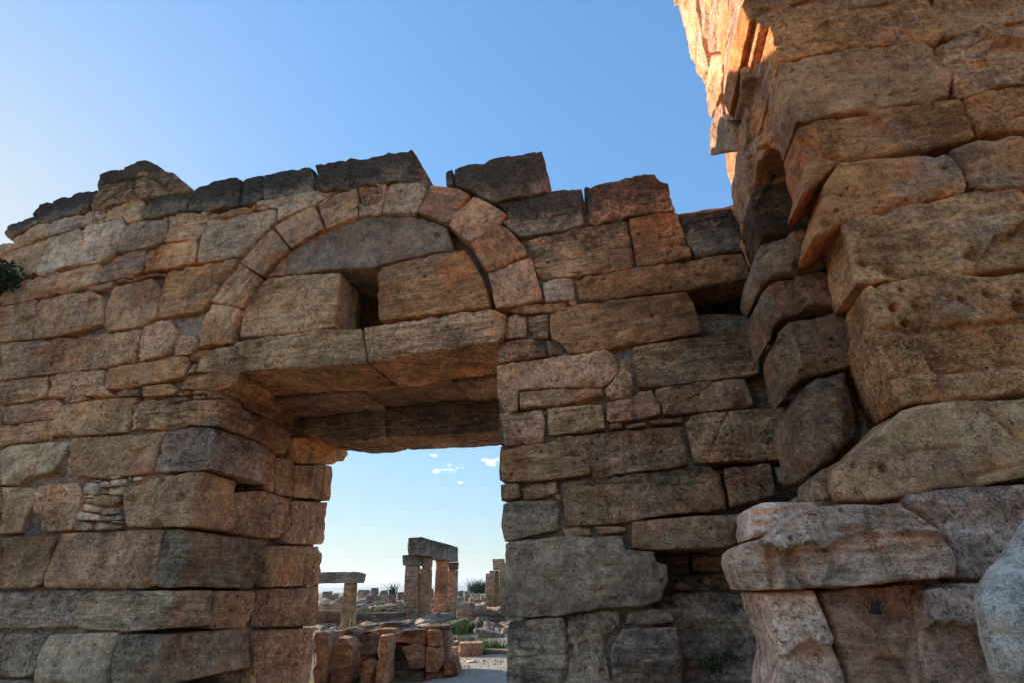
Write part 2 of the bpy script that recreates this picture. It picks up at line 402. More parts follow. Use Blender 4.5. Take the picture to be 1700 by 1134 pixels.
    if back:
        nx = {prev[a]: prev[b] for a, b in bd}; s0 = next(iter(nx)); loop = [s0]; q = nx[s0]
        while q != s0 and len(loop) < len(nx) + 1: loop.append(q); q = nx[q]
        F.append(loop[::-1])
    V = np.vstack(V)
    # outward orientation: front faces CCW in (U, V); U x V must equal N
    if np.dot(np.cross(pl.U, pl.V), pl.N) < 0: F = [f[::-1] for f in F]
    rot = None
    if band:
        c, s_ = math.cos(R(band)), math.sin(R(band))
        X = pl.U * c + pl.V * s_; Z = -pl.U * s_ + pl.V * c; Y = np.cross(Z, X); rot = np.stack([X, Y, Z], 1).tolist()
    k = random.uniform(.82, 1.2)
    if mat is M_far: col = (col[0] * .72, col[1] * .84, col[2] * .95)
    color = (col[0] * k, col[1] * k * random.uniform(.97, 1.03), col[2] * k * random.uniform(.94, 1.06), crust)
    return addmesh(name, V, F, mat or M_stone, par, color, rot, label)

TAN = (.50, .305, .18); ORA = (.52, .275, .135); PNK = (.55, .34, .205); GRY = (.40, .30, .215); DRK = (.30, .23, .17)
PAL = (.66, .54, .43); BRN = (.41, .25, .15); LGT = (.56, .40, .27); GRB = (.56, .48, .43)
# ------------------------------------------------------------------ ground, hills
def ground():
    t = np.concatenate([-np.geomspace(9500, 60, 22), np.arange(-55, 56, .55), np.geomspace(60, 9000, 22)])
    ys = np.concatenate([-np.geomspace(9000, 30, 16), np.arange(-28, 90, .55), np.geomspace(92, 9000, 30)])
    X, Y = np.meshgrid(t, ys); p = np.column_stack([X.ravel(), Y.ravel(), np.zeros(X.size)])
    far = np.clip((p[:, 1] - 24) / 30, 0, 1) * np.clip(1 - (p[:, 1] - 300) / 1500, 0, 1)
    z = fbm(p * .5, 3) * .05 + far * (fbm(p * .07, 3) * .7 + .55)
    z += np.clip((p[:, 1] - 16) / 8, 0, 1) * np.clip(1 - np.abs(p[:, 0] + 6) / 6, 0, 1) * .25
    z = np.where(p[:, 1] < 8, z * .5, z)
    p[:, 2] = z; nx = len(t); F = []
    for j in range(len(ys) - 1):
        for i in range(nx - 1): a = j * nx + i; F.append([a, a + 1, a + nx + 1, a + nx])
    me = bpy.data.meshes.new("ground"); me.from_pydata(p.tolist(), [], F); me.materials.append(M_ground); me.shade_smooth()
    o = bpy.data.objects.new("ground", me); COL.objects.link(o); o['kind'] = 'structure'
    return lambda x, y: 0
ground()
def path():
    V = []; F = []; n = 60
    for j in range(n + 1):
        y = 3.5 + j * .35; cx = -1.2 + .6 * math.sin(y * .16) + (y - 8) * .05; w = 1.9 + .3 * math.sin(y * .9)
        for k in range(9):
            u = (k / 8 - .5) * 2; x = cx + u * w
            V.append((x, y, .07 + .02 * math.sin(3 * x) * math.sin(2.3 * y) - .11 * abs(u) ** 3))
    for j in range(n):
        for k in range(8): a = j * 9 + k; F.append([a, a + 1, a + 10, a + 9])
    o = addmesh("path", V, F, M_path); o['kind'] = 'structure'
path()
def haze():
    X, Y, Z0, Z1 = 11000, 11500, -8, 190
    V = [(x, y, z) for z in (Z0, Z1) for y in (-Y, Y) for x in (-X, X)]
    F = [[0, 2, 3, 1], [4, 5, 7, 6], [0, 1, 5, 4], [2, 6, 7, 3], [0, 4, 6, 2], [1, 3, 7, 5]]
    m = bpy.data.materials.new("haze"); m.use_nodes = True; n = m.node_tree; n.nodes.clear()
    o_ = n.nodes.new('ShaderNodeOutputMaterial'); v = n.nodes.new('ShaderNodeVolumePrincipled'); v.inputs['Density'].default_value = .00022
    v.inputs['Color'].default_value = (.86, .92, 1, 1); v.inputs['Anisotropy'].default_value = .2; n.links.new(v.outputs[0], o_.inputs['Volume'])
    o = addmesh("haze", V, F, m, smooth=False); tagtop(o, "thin pale air haze over the plain", "haze", kind='stuff')
haze()
def hills():
    for (dist, hmax, nm, sd_, x0, x1) in ((5200, 95, "hills", 1.3, -7000, 5000), (8500, 175, "hills", 8.1, -9000, 9000)):
        V = []; F = []; n = 160; prof = np.linspace(x0, x1, n)
        hh = (.55 + .45 * fbm(np.column_stack([prof / 1500, np.full(n, sd_), np.zeros(n)]), 4)) * hmax
        for i, x in enumerate(prof):
            for k, (dy, s) in enumerate(((-900, 0), (-500, .4), (-200, .8), (0, 1), (400, .8), (1200, 0))): V.append((x, dist + dy, hh[i] * s - 2))
        for i in range(n - 1):
            for k in range(5): a = i * 6 + k; F.append([a, a + 6, a + 7, a + 1])
        o = addmesh(nm, V, F, M_hill); o['kind'] = 'structure'
hills()

# ------------------------------------------------------------------ the ruined gate wall
gate = thing("ruined_gate_wall", "tall weathered stone wall with a square gateway under a carved round arch", "wall", (-.1, 5.6, 0))
def g(pl, T, pts, col, **k): return B(pl, T, pts, col, par=gate, **k)
# left wing, top courses
g(Wp, 1, [(28,560),(45,505),(190,430),(240,490),(120,545),(50,592)], DRK, name='coping_block', crust=0.61, rag=.03, depth=.9)
g(Wp, 1, [(190,430),(250,375),(350,335),(590,270),(588,330),(548,400),(425,445),(320,475),(240,490)], DRK, name='coping_block', crust=0.76, rag=.03, depth=.9, rnd=.06)
g(Wp, 1, [(603,240),(625,190),(680,160),(810,130),(860,95),(920,92),(980,120),(1030,155),(1080,165),(1195,270),(1185,298),(1095,292),(935,325),(915,336),(800,345),(690,380),(600,400),(550,410),(565,360),(598,290)], TAN, name='coping_block', crust=0.66, rag=.03, depth=.8, rnd=.07, off=.05, rough=1.7,
  cracks=[([(600,395),(840,215),(830,330)], .03, .05), ([(640,240),(840,215),(920,190),(1100,300)], .04, .05)], label="peaked lump of stone that rises highest on the wing of the wall")
g(Wp, 1, [(940,328),(1098,296),(1208,292),(1215,310),(1168,370),(1150,412),(1050,425),(887,465),(893,400)], DRK, crust=.6, rag=.02)
g(Wp, 1, [(1212,265),(1350,222),(1480,200),(1513,215),(1500,290),(1480,378),(1330,402),(1175,414),(1175,365),(1218,318)], DRK, name='coping_block', crust=0.74, rag=.03, depth=.8, rnd=.06)
g(Wp, 1, [(1522,210),(1580,190),(1650,184),(1652,300),(1610,352),(1497,375),(1512,280)], DRK, name='coping_block', crust=0.78, rag=.03, depth=.8, rnd=.06)
g(Wp, 4, [(142,222),(210,212),(300,190),(410,166),(458,190),(450,328),(250,362),(142,382),(130,330)], DRK, name='coping_block', crust=0.74, rag=.03, depth=.8, rnd=.06)
g(Wp, 4, [(462,162),(690,117),(740,120),(900,97),(930,70),(1080,65),(1110,110),(1133,190),(1120,265),(1060,268),(980,262),(920,272),(740,293),(680,303),(500,318),(457,300)], DRK, name='coping_block', crust=0.74, rag=.035, depth=.9, rnd=.07, off=.06, rough=1.6, label="long black crusted block lying on top of the arch")
for T, p, c, cr in [
 (1, [(-260,760),(0,622),(72,592),(50,660),(0,695),(-260,830)], TAN, .15), (1, [(80,590),(240,492),(328,477),(290,570),(180,610),(62,663)], TAN, .3),
 (1, [(335,480),(430,447),(560,415),(658,397),(640,478),(500,508),(400,548),(278,575),(300,520)], GRY, .35),
 (1, [(665,400),(800,352),(912,342),(880,465),(800,492),(760,447),(652,480)], TAN, .2),
 (1, [(0,700),(60,670),(290,582),(298,592),(215,790),(150,830),(0,888)], TAN, .15), (1, [(-300,850),(-4,702),(-4,890),(-300,1010)], TAN, .1),
 (1, [(304,582),(400,557),(500,522),(508,560),(460,750),(400,760),(260,820),(218,815),(228,750)], GRY, .32),
 (1, [(522,510),(640,487),(768,450),(773,500),(730,650),(718,690),(600,735),(467,755),(500,600)], LGT, .22),
 (1, [(782,500),(870,480),(1042,450),(1028,520),(1012,610),(930,643),(800,663),(727,668),(742,620)], LGT, .25),
 (1, [(1052,442),(1150,427),(1308,412),(1288,480),(1268,560),(1238,583),(1120,598),(1022,608),(1037,520)], TAN, .38),
 (1, [(1322,425),(1600,365),(1598,400),(1570,420),(1300,473),(1305,440)], ORA, .1), (1, [(1606,358),(1685,345),(1678,408),(1603,412)], TAN, .1),
 (1, [(727,690),(800,667),(918,648),(905,700),(883,800),(800,828),(612,863),(642,750)], TAN, .16),
 (1, [(930,660),(1000,622),(1238,590),(1233,650),(1223,743),(1050,780),(892,798),(912,700)], ORA, .16),
 (1, [(322,900),(360,802),(600,742),(635,747),(608,858),(540,888),(312,943)], PNK, .1), (1, [(42,905),(110,862),(368,792),(350,850),(305,943),(150,983),(0,1008),(-20,960)], TAN, .08),
 (1, [(-300,1040),(-30,910),(-5,1010),(-300,1120)], TAN, .1),
 (1, [(545,892),(718,852),(700,893),(562,913)], TAN, .1), (1, [(722,845),(815,832),(815,858),(720,866)], PNK, .1), (1, [(822,860),(840,832),(960,802),(1038,802),(1038,815),(900,826)], ORA, .05),
 (2, [(0,42),(150,2),(228,-15),(213,120),(200,235),(0,253)], TAN, .1), (2, [(234,-15),(300,-30),(560,-70),(620,-50),(636,30),(636,128),(560,158),(420,205),(207,233)], TAN, .12),
 (2, [(-300,130),(-5,45),(-5,255),(-300,330)], TAN, .1),
 (2, [(644,140),(652,50),(680,-20),(700,-93),(820,-118),(950,-148),(1008,-80),(990,10),(973,100),(890,153),(720,183),(645,183)], TAN, .15),
 (2, [(0,265),(300,237),(328,300),(300,458),(0,498)], TAN, .08), (2, [(305,235),(640,202),(888,167),(863,270),(833,380),(600,428),(400,448),(310,458)], TAN, .12),
 (2, [(-300,345),(-6,265),(-6,498),(-300,560)], TAN, .1),
 (2, [(895,165),(985,120),(1070,112),(1098,180),(1088,250),(1068,318),(862,383),(872,260)], TAN, .2), (2, [(1112,200),(1180,187),(1223,220),(1213,290),(1183,338),(1082,343),(1092,260)], PNK, .12),
 (2, [(50,500),(298,470),(288,600),(0,650),(-10,510)], TAN, .1), (2, [(305,470),(460,442),(653,432),(640,530),(700,590),(400,600),(297,600)], TAN, .12),
 (2, [(652,498),(670,427),(1130,347),(1178,347),(1150,478),(980,508),(690,558),(642,545)], ORA, .05),
 (2, [(1192,302),(1368,287),(1290,348),(1220,383),(1187,375)], ORA, .05), (2, [(1182,392),(1228,392),(1213,438),(1165,465)], PNK, .05),
 (2, [(-300,640),(-5,560),(-5,655),(-300,740)], TAN, .1),
 (2, [(0,660),(200,637),(330,612),(383,640),(355,700),(338,742),(0,780)], PNK, .08), (2, [(0,787),(335,747),(308,860),(0,912)], TAN, .1),
 (2, [(-300,800),(-5,740),(-5,915),(-300,960)], TAN, .1),
 (2, [(362,700),(392,652),(600,622),(868,602),(830,655),(790,828),(560,843),(312,848),(332,760)], BRN, .2), (2, [(834,662),(868,645),(848,800),(800,813)], PNK, .05),
 (2, [(0,940),(60,905),(330,888),(418,880),(408,960),(328,1080),(190,1098),(100,1145),(0,1160)], LGT, .06), (2, [(-300,1000),(-5,930),(-5,1160),(-300,1180)], TAN, .1),
 (2, [(432,860),(700,852),(1028,812),(1038,832),(1000,900),(983,1000),(938,1080),(640,1113),(417,1098),(407,980)], BRN, .25),
 (3, [(0,147),(168,152),(128,300),(98,385),(0,388)], TAN, .08), (3, [(-300,150),(-4,147),(-4,388),(-300,395)], TAN, .1),
 (3, [(182,142),(398,127),(408,170),(383,330),(358,368),(200,378),(163,290),(168,200)], TAN, .12),
 (3, [(0,402),(140,397),(258,392),(273,420),(220,580),(208,640),(150,663),(0,663)], BRN, .25), (3, [(-300,400),(-4,402),(-4,663),(-300,663)], BRN, .1),
 (3, [(312,382),(660,367),(818,357),(798,480),(778,560),(787,640),(690,663),(222,658),(217,620),(252,520)], BRN, .3),
 (3, [(0,682),(280,670),(428,672),(380,730),(368,858),(0,863)], GRY, .35), (3, [(-300,682),(-4,682),(-4,863),(-300,868)], GRY, .2),
 (3, [(0,887),(150,885),(178,905),(150,1010),(128,1108),(0,1110)], GRY, .18), (3, [(158,892),(213,900),(223,930),(178,1000),(158,1088),(135,1112),(157,1000)], GRY, .2),
 (3, [(-300,887),(-4,887),(-4,1110),(-300,1110)], GRY, .1),
 (3, [(242,892),(578,882),(583,905),(553,1000),(520,1150),(155,1150),(165,1050),(202,960)], GRY, .2),
 (3, [(-300,1120),(128,1122),(120,1200),(-300,1200)], GRY, .1)]:
    q_ = src(T, p)[0][0]; m_ = 1.3 if q_ < 120 else 1.2 if q_ < 250 else 1.08 if q_ < 560 else 1.0
    g(Wp, T, p, tuple(v * m_ for v in c), crust=cr, off=random.uniform(-.02, .03), rough=1.2)
g(Wp, 0, [(343,367),(415,353),(458,344),(455,368),(425,396),(398,421),(391,425),(326,437),(332,400)], LGT, crust=.25, label="pale spandrel block beside the haunch of the arch")
g(Wp, 1, [(1052,790),(1250,747),(1483,702),(1400,850),(1280,1020),(1268,1038),(977,1083),(987,1000),(1032,850)], ORA, crust=.06, label="smooth orange block at the springing of the arch")
# corner blocks of the left jamb: the reveal is the side of the same block
def sdep(px, py):
    return Rp.unproj(px, py)[0]
def corner(T, pts, col, px, py, **k):
    q = src(T, [(px, py)])[0]; return g(Wp, T, pts, col, depth=max(.3, sdep(*q)), **k)
corner(2, [(1112,530),(1160,472),(1290,447),(1420,432),(1497,440),(1500,468),(1455,548),(1290,560),(1200,556),(1112,556)], ORA, 1660, 600, crust=.08, off=.06, rag=.02, rough=1.5, label="projecting impost block under the end of the lintel")
for p, c in [([(882,540),(1060,517),(1108,558),(1090,588),(890,603)], ORA), ([(1102,562),(1200,566),(1190,592),(1100,590)], ORA), ([(1207,592),(1285,587),(1285,612),(1205,614)], TAN),
             ([(1052,612),(1180,600),(1170,628),(1060,634)], TAN), ([(722,582),(790,557),(868,562),(868,598),(740,600)], BRN), ([(392,622),(480,587),(548,602),(540,623),(422,643)], TAN),
             ([(1207,560),(1440,556),(1420,578),(1205,584)], TAN)]:
    g(Wp, 2, p, c, name='chink_stone', crust=.1, rnd=.02)
corner(2, [(1302,582),(1390,580),(1392,608),(1302,612)], TAN, 1520, 700, name='chink_stone', crust=.1, rnd=.02)
corner(2, [(862,642),(892,617),(1050,632),(1395,617),(1390,700),(1372,790),(1200,778),(1050,803),(852,803)], TAN, 1560, 850, crust=.14, rough=1.4)
corner(2, [(1042,825),(1200,792),(1350,797),(1335,900),(1325,1060),(1110,1073),(960,1083),(1002,960),(1007,880)], GRY, 1658, 1080, crust=.42, rough=1.5)
corner(3, [(622,172),(730,117),(840,92),(1000,70),(985,200),(955,350),(622,350),(612,240)], PNK, 1200, 250, crust=.12, rough=1.5, off=.05,
       holes=[(812,118,.035,.08), (915,200,.05,.1), (655,212,.05,.06)], label="pitted pink corner block with a square socket cut in its side")
corner(3, [(832,355),(933,360),(915,500),(870,658),(790,653),(777,600),(802,480)], GRY, 1328, 500, crust=.25, cracks=[([(850,370),(815,640)], .04, .03), ([(890,370),(850,640)], .04, .03)])
corner(3, [(452,675),(868,670),(863,760),(845,868),(600,878),(367,863),(377,760),(392,720)], LGT, 1085, 760, crust=.3, rough=1.5)
corner(3, [(602,892),(820,890),(800,1010),(785,1160),(552,1160),(552,1060),(572,960)], GRY, 1275, 960, crust=.32)
for p in [[(405,150),(430,127),(488,130),(488,183),(422,183)], [(400,190),(465,190),(465,203),(400,200)], [(415,208),(458,203),(458,225),(415,228)], [(462,200),(520,188),(603,196),(603,225),(550,243),(465,238)],
          [(415,242),(430,234),(498,250),(498,278),(420,270)], [(507,265),(600,252),(603,285),(512,294)], [(382,290),(400,274),(503,290),(500,318),(385,317)], [(508,300),(598,290),(600,314),(512,320)],
          [(370,332),(390,322),(463,336),(460,368),(370,369)], [(472,342),(490,327),(603,342),(600,359),(470,369)], [(502,127),(530,117),(548,130),(545,150),(502,150)], [(552,117),(633,103),(638,128),(556,144)],
          [(497,157),(543,157),(538,186),(497,182)], [(547,155),(623,147),(613,190),(542,187)], [(442,110),(508,108),(500,124),(445,125)], [(562,320),(600,318),(600,333),(562,333)], [(642,95),(658,92),(658,118),(642,118)],
          [(667,94),(720,97),(713,114),(667,118)], [(550,98),(600,92),(622,100),(560,113)]]:
    g(Wp, 3, p, random.choice([PAL, LGT, TAN, (.58, .42, .26)]), name='rubble_stone', crust=.02, rnd=.022, sp=.02, depth=.22, off=random.uniform(-.05, .02), gap=.003)
# blocks below the frame, down to the ground
for a0, a1, z0, z1 in [(-12, -8.6, -.15, .62), (-8.55, -7.2, -.15, .6), (-7.15, -5.9, -.15, .55), (-5.85, -3.92, -.15, .52), (-12, -8, .0, .1)][:4]:
    g(Wp, None, [(a0, z0), (a1, z0), (a1, z1), (a0, z1)], GRY, depth=1.4 if a1 > -4 else .5)
# far end of the wing, outside the frame
for k in range(11):
    for j in range(3):
        a0 = -12.0 + 1.3 * j + .3 * (k % 2); g(Wp, None, [(a0, .64 * k + .2), (a0 + 1.27, .64 * k + .2), (a0 + 1.27, .64 * k + .82), (a0, .64 * k + .82)], TAN, sp=.08, off=-.07, depth=.4)

# arch ring
def vs(T, p, c, cr, band=0, **k): g(Wp, T, p, tuple(v * 1.12 for v in c), name='voussoir', crust=cr, band=band, off=.03, depth=.55, rnd=.02, rough=.7, auto=False, facet=.5, **k)
vs(5, [(190,88),(300,100),(383,122),(345,200),(320,262),(310,338),(215,348),(92,358),(150,150)], TAN, .22, 68)
vs(0, [(397.5,436),(432,458.5),(417,485),(401,511),(350.5,499),(370,470)], TAN, .12, 55, cracks=[([(424,455),(405,480),(388,507)], .02, .04)])
vs(0, [(452,379),(481,412),(433,456),(398,434),(425,405)], TAN, .14, 45)
vs(4, [(207,545),(330,480),(458,417),(518,565),(400,625),(312,688)], TAN, .25, 30)
vs(4, [(482,400),(600,345),(728,302),(733,485),(620,525),(526,563)], PNK, .2, 22)
MC = (812, 350)
def medal(V2, cv):
    c = cv([MC])[0]; a = cv([(MC[0] + 66, MC[1] + 2)])[0]; r0 = np.linalg.norm(a - c)
    d = V2 - c; r = np.linalg.norm(d, axis=1) / r0; th = np.arctan2(d[:, 1], d[:, 0]) + .5
    ringg = -.055 * np.exp(-((r - 1) / .10) ** 2) - .035 * np.exp(-((r - .78) / .08) ** 2)
    star = np.abs(np.cos(2 * th)) ** 1.5
    x = r / (.12 + .62 * star)
    pet = np.where(r < .74, -.045 * np.clip((x - 1) * 4, 0, 1) + .012 * np.clip(1 - x, 0, 1), 0) - .03 * np.exp(-((np.sin(2 * th) * r) / .05) ** 2) * (r < .7)
    return ringg + pet
vs(4, [(742,300),(820,280),(903,266),(913,290),(892,390),(872,465),(800,475),(738,487)], LGT, .16, 5, relief=medal, sp=.006, label="keystone voussoir with a worn round medallion carved on it")
vs(4, [(922,290),(960,272),(1120,272),(1163,310),(1130,400),(1095,467),(1000,462),(882,465),(895,380)], LGT, .25, holes=[(1000,330,.03,.05)])
vs(4, [(1190,287),(1350,302),(1438,347),(1360,440),(1297,532),(1200,488),(1103,458),(1115,410),(1150,350)], TAN, .3, -25)
vs(7, [(322,312),(430,365),(533,430),(498,480),(400,550),(302,608),(240,560),(168,500),(200,430)], PNK, .16, 40, cracks=[([(240,560),(280,480),(300,470)], .02, .04)])
vs(7, [(485,487),(530,512),(640,622),(663,690),(530,745),(400,798),(350,700),(303,615),(400,555)], ORA, .22, -62)
vs(7, [(412,805),(540,750),(690,698),(720,820),(763,968),(600,1000),(460,1028),(440,900)], TAN, .25, -70)
g(Wp, 4, [(98,392),(300,352),(440,322),(560,312),(688,305),(570,348),(478,397),(350,455),(222,513),(228,432),(95,420)], LGT, crust=.14, name='extrados_block', rough=.8)
# tympanum
g(Wp, 4, [(287,720),(350,672),(520,573),(740,494),(880,473),(1000,475),(1150,494),(1292,555),(1312,620),(1328,690),(1220,708),(900,778),(840,803),(560,818),(277,852)], GRY, crust=.30, name='tympanum_block', depth=.5, off=-.03, holes=[(1230,605,.05,.06)], rough=.7, label="half round block filling the head of the arch")
g(Wp, 4, [(150,866),(225,790),(298,706),(270,850)], TAN, crust=.2, name='tympanum_block', depth=.4, off=-.02)
g(Wp, 0, [(441,461),(500,455),(565,450),(560,500),(555,542),(470,554),(396,559),(402,525),(416,490)], TAN, crust=.12, name='tympanum_block', depth=.6, off=-.03, rough=.6, label="smooth tympanum block left of the narrow slit window")
g(Wp, 0, [(625,456),(633,443),(723,420),(770,413),(782,427),(805,468),(814,507),(720,521),(628,531)], ORA, crust=.13, name='tympanum_block', depth=.6, off=-.02, rough=.6, holes=[(706,458,.03,.06)], label="big orange tympanum block right of the narrow slit window")
# lintel over the opening
g(Wp, 5, [(95,525),(130,432),(220,372),(320,352),(332,317),(600,283),(860,247),(1050,247),(1138,242),(1150,350),(1162,465),(880,485),(600,502),(370,524)], PNK, name='lintel', crust=.15, depth=.98, off=.05, rag=.01, rnd=.025, label="long front lintel stone above the doorway's first half")
g(Wp, 0, [(603.5,543),(660,533),(740,521),(816,510),(838,519),(836,558),(824,567),(760,577),(700,587),(609,602)], PNK, name='lintel', crust=.15, depth=.98, off=.05, rag=.01, rnd=.025, label="front lintel stone above the doorway's second half")
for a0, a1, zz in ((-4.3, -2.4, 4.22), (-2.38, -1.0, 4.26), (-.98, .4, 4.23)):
    g(Wp, None, [(a0, zz), (a1, zz), (a1, 4.8), (a0, 4.8)], DRK, name='soffit_slab', off=-.99, depth=.86, crust=.2)  # darker than the jamb stones: shade under the lintel put into the colour
g(Wp, 0, [(440,640),(638,640),(640,727),(600,733),(578,734),(490,723),(440,705)], DRK, name='rear_lintel', off=-1.9, depth=.9, rnd=.02, crust=.15, cracks=[([(470,705),(560,724),(640,716)], .02, .02)], label="rear lintel stone deep in the passage, first half")  # both rear lintels coloured darker to imitate the passage's shade
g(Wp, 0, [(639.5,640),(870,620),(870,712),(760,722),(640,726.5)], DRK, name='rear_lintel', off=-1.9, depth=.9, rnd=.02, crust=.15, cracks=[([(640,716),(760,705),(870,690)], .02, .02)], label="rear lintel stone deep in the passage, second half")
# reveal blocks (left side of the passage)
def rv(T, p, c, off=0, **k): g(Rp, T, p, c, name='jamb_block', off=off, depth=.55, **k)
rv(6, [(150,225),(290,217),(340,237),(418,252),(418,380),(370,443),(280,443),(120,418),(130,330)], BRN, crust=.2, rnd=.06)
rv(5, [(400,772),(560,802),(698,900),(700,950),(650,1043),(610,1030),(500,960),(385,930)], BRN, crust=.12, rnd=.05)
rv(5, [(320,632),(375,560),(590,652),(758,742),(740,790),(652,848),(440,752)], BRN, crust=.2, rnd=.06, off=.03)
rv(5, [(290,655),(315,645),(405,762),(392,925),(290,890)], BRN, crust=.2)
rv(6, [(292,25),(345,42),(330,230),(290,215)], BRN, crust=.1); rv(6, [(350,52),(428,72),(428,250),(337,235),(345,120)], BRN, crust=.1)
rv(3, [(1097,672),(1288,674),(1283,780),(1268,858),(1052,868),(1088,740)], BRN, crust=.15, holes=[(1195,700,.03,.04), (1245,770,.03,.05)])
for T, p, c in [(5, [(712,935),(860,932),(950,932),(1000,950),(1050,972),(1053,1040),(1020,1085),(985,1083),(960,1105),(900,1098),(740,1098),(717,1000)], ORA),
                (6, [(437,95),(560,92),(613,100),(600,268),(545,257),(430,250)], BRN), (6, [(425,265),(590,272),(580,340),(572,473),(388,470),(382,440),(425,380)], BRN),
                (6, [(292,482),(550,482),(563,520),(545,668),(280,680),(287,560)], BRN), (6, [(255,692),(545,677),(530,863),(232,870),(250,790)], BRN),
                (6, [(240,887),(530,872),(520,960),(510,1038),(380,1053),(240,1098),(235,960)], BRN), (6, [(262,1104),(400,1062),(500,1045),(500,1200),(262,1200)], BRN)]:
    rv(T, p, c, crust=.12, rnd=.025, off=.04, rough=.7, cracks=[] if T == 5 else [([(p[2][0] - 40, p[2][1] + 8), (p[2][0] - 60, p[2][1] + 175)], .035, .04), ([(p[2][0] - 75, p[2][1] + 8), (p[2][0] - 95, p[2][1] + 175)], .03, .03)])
core_r = B(Rp, None, [(1.2, -.1), (2.8, -.1), (2.8, 4.3), (1.2, 4.3)], DRK, name='rubble_core', par=gate, off=-.14, depth=.5, sp=.12)
g(Rp, None, [(1.55, -.1), (2.95, -.1), (2.95, .8), (1.55, .8)], BRN, name='jamb_block', depth=.6)
g(Rp, None, [(1.5, 3.9), (2.9, 3.9), (2.9, 4.5), (1.5, 4.5)], BRN, name='jamb_block', off=-.3, depth=.6)

# right wing
for T, p, c, cr in [
 (8, [(532,92),(590,72),(658,102),(658,220),(522,228)], PNK, .1), (8, [(667,92),(795,77),(798,228),(692,223),(672,180)], TAN, .15),
 (8, [(527,60),(600,22),(760,6),(905,2),(933,53),(800,66),(660,74)], ORA, .1), (7, [(912,980),(970,967),(973,1003),(940,1018)], ORA, .1),
 (0, [(956,465),(965,459),(1060,442),(1233,417),(1243,443),(1248,460),(1148,479),(1050,490),(961,499)], ORA, .12),
 (7, [(652,600),(850,550),(1040,502),(1288,477),(1312,620),(1337,763),(1150,795),(960,823),(768,838),(722,808),(693,690)], BRN, .42),
 (9, [(167,460),(320,435),(470,415),(512,540),(575,698),(400,730),(217,763)], ORA, .08), (9, [(479,430),(560,435),(740,402),(812,395),(860,500),(885,653),(740,675),(587,698),(532,600)], DRK, .6),
 (0, [(912,521),(925,515),(948,505),(1050,492),(1140,482),(1152,500),(1167,551),(1106,562),(1048,572),(1000,582),(944,588),(930,570),(914,560)], ORA, .22),
 (8, [(482,262),(600,240),(690,227),(768,272),(788,343),(650,365),(482,393),(462,320)], BRN, .25), (8, [(777,242),(798,238),(858,330),(800,353)], TAN, .1),
 (8, [(467,407),(580,387),(740,367),(900,335),(1158,305),(1200,328),(1242,400),(1230,460),(1190,500),(1138,540),(900,543),(720,552),(607,562),(604,690),(520,713),(500,640),(472,600)], TAN, .25),
 (8, [(610,572),(850,548),(1138,545),(1138,590),(1000,628),(800,658),(612,683)], BRN, .18), (8, [(1248,352),(1298,370),(1338,580),(1230,608),(1150,598),(1150,548),(1205,500)], TAN, .2),
 (10, [(187,280),(400,247),(680,217),(780,165),(957,157),(983,250),(993,458),(850,473),(560,518),(227,548),(205,430)], BRN, .2),
 (8, [(497,718),(545,692),(758,682),(773,760),(768,888),(640,903),(517,918)], TAN, .2), (8, [(782,677),(960,660),(1138,647),(1153,808),(960,832),(792,848)], TAN, .15),
 (8, [(1157,632),(1340,592),(1370,562),(1448,552),(1460,600),(1503,640),(1503,718),(1340,748),(1180,768),(1157,750)], TAN, .15), (10, [(328,550),(650,502),(898,482),(923,540),(958,648),(800,678),(560,703),(377,718),(372,640),(330,600)], BRN, .2),
 (0, [(828,749),(870,740),(920,731),(973,735),(980,765),(983,787),(938,795),(880,800),(833,801),(829,778)], TAN, .25),
 (10, [(-295,865),(-280,852),(0,827),(250,802),(488,787),(518,880),(545,1033),(300,1067),(150,1085),(-60,1113),(-95,1000)], BRN, .2),
 (10, [(522,760),(562,712),(840,687),(1060,667),(1198,652),(1230,760),(1278,900),(1298,978),(900,1008),(572,1018),(547,900)], TAN, .2),
 (11, [(332,127),(540,102),(800,70),(1088,42),(1138,80),(1163,180),(1183,263),(900,288),(700,318),(600,338),(352,348),(342,200)], BRN, .42),
 (12, [(5,107),(120,92),(233,82),(258,238),(35,298)], BRN, .2), (12, [(252,92),(400,82),(443,112),(420,158),(320,193),(267,168)], GRY, .25),
 (11, [(27,132),(123,127),(143,205),(32,218)], TAN, .1), (11, [(132,157),(230,130),(313,112),(323,178),(240,200),(157,218)], TAN, .1), (11, [(287,185),(338,182),(338,222)], GRY, .2),
 (11, [(42,232),(130,217),(318,217),(328,368),(150,408),(52,428),(32,340)], GRY, .3), (11, [(342,357),(488,352),(493,393),(352,408)], TAN, .2), (11, [(502,347),(663,347),(673,378),(532,388)], TAN, .2),
 (11, [(672,772),(898,762),(918,838),(780,845),(652,848)], GRY, .2)]:
    g(Wp, T, p, c, crust=cr, off=random.uniform(-.02, .03), rough=1.2, holes=[(-20, 1013, 0, 0)][:0])
g(Wp, 7, [(752,850),(850,840),(948,832),(960,968),(850,978),(772,984)], PAL, crust=.06, label="small square whitish block at the foot of the arch")
for p in [[(287,752),(400,738),(498,727),(512,763),(400,773),(302,778)], [(137,770),(200,760),(278,757),(278,783),(142,798)], [(42,777),(80,765),(123,767),(128,798),(42,808)]]:
    g(Wp, 10, p, BRN, name='chink_stone', crust=.1, rnd=.02)
for p in [[(1032,272),(1068,262),(1088,400),(1042,428)], [(1032,442),(1108,442),(1140,570),(1198,638),(1062,618)]]:
    g(Wp, 10, p, BRN, crust=.1, off=-.08)
for i in (0, 1):
    g(Wp, 0, [[(828,740),(1115,700),(1300,690),(1300,760),(828,800)], [(828,560),(1180,520),(1300,520),(1300,700),(828,740)]][i], DRK, off=-.25, crust=.3, depth=.3, name='inner_block')
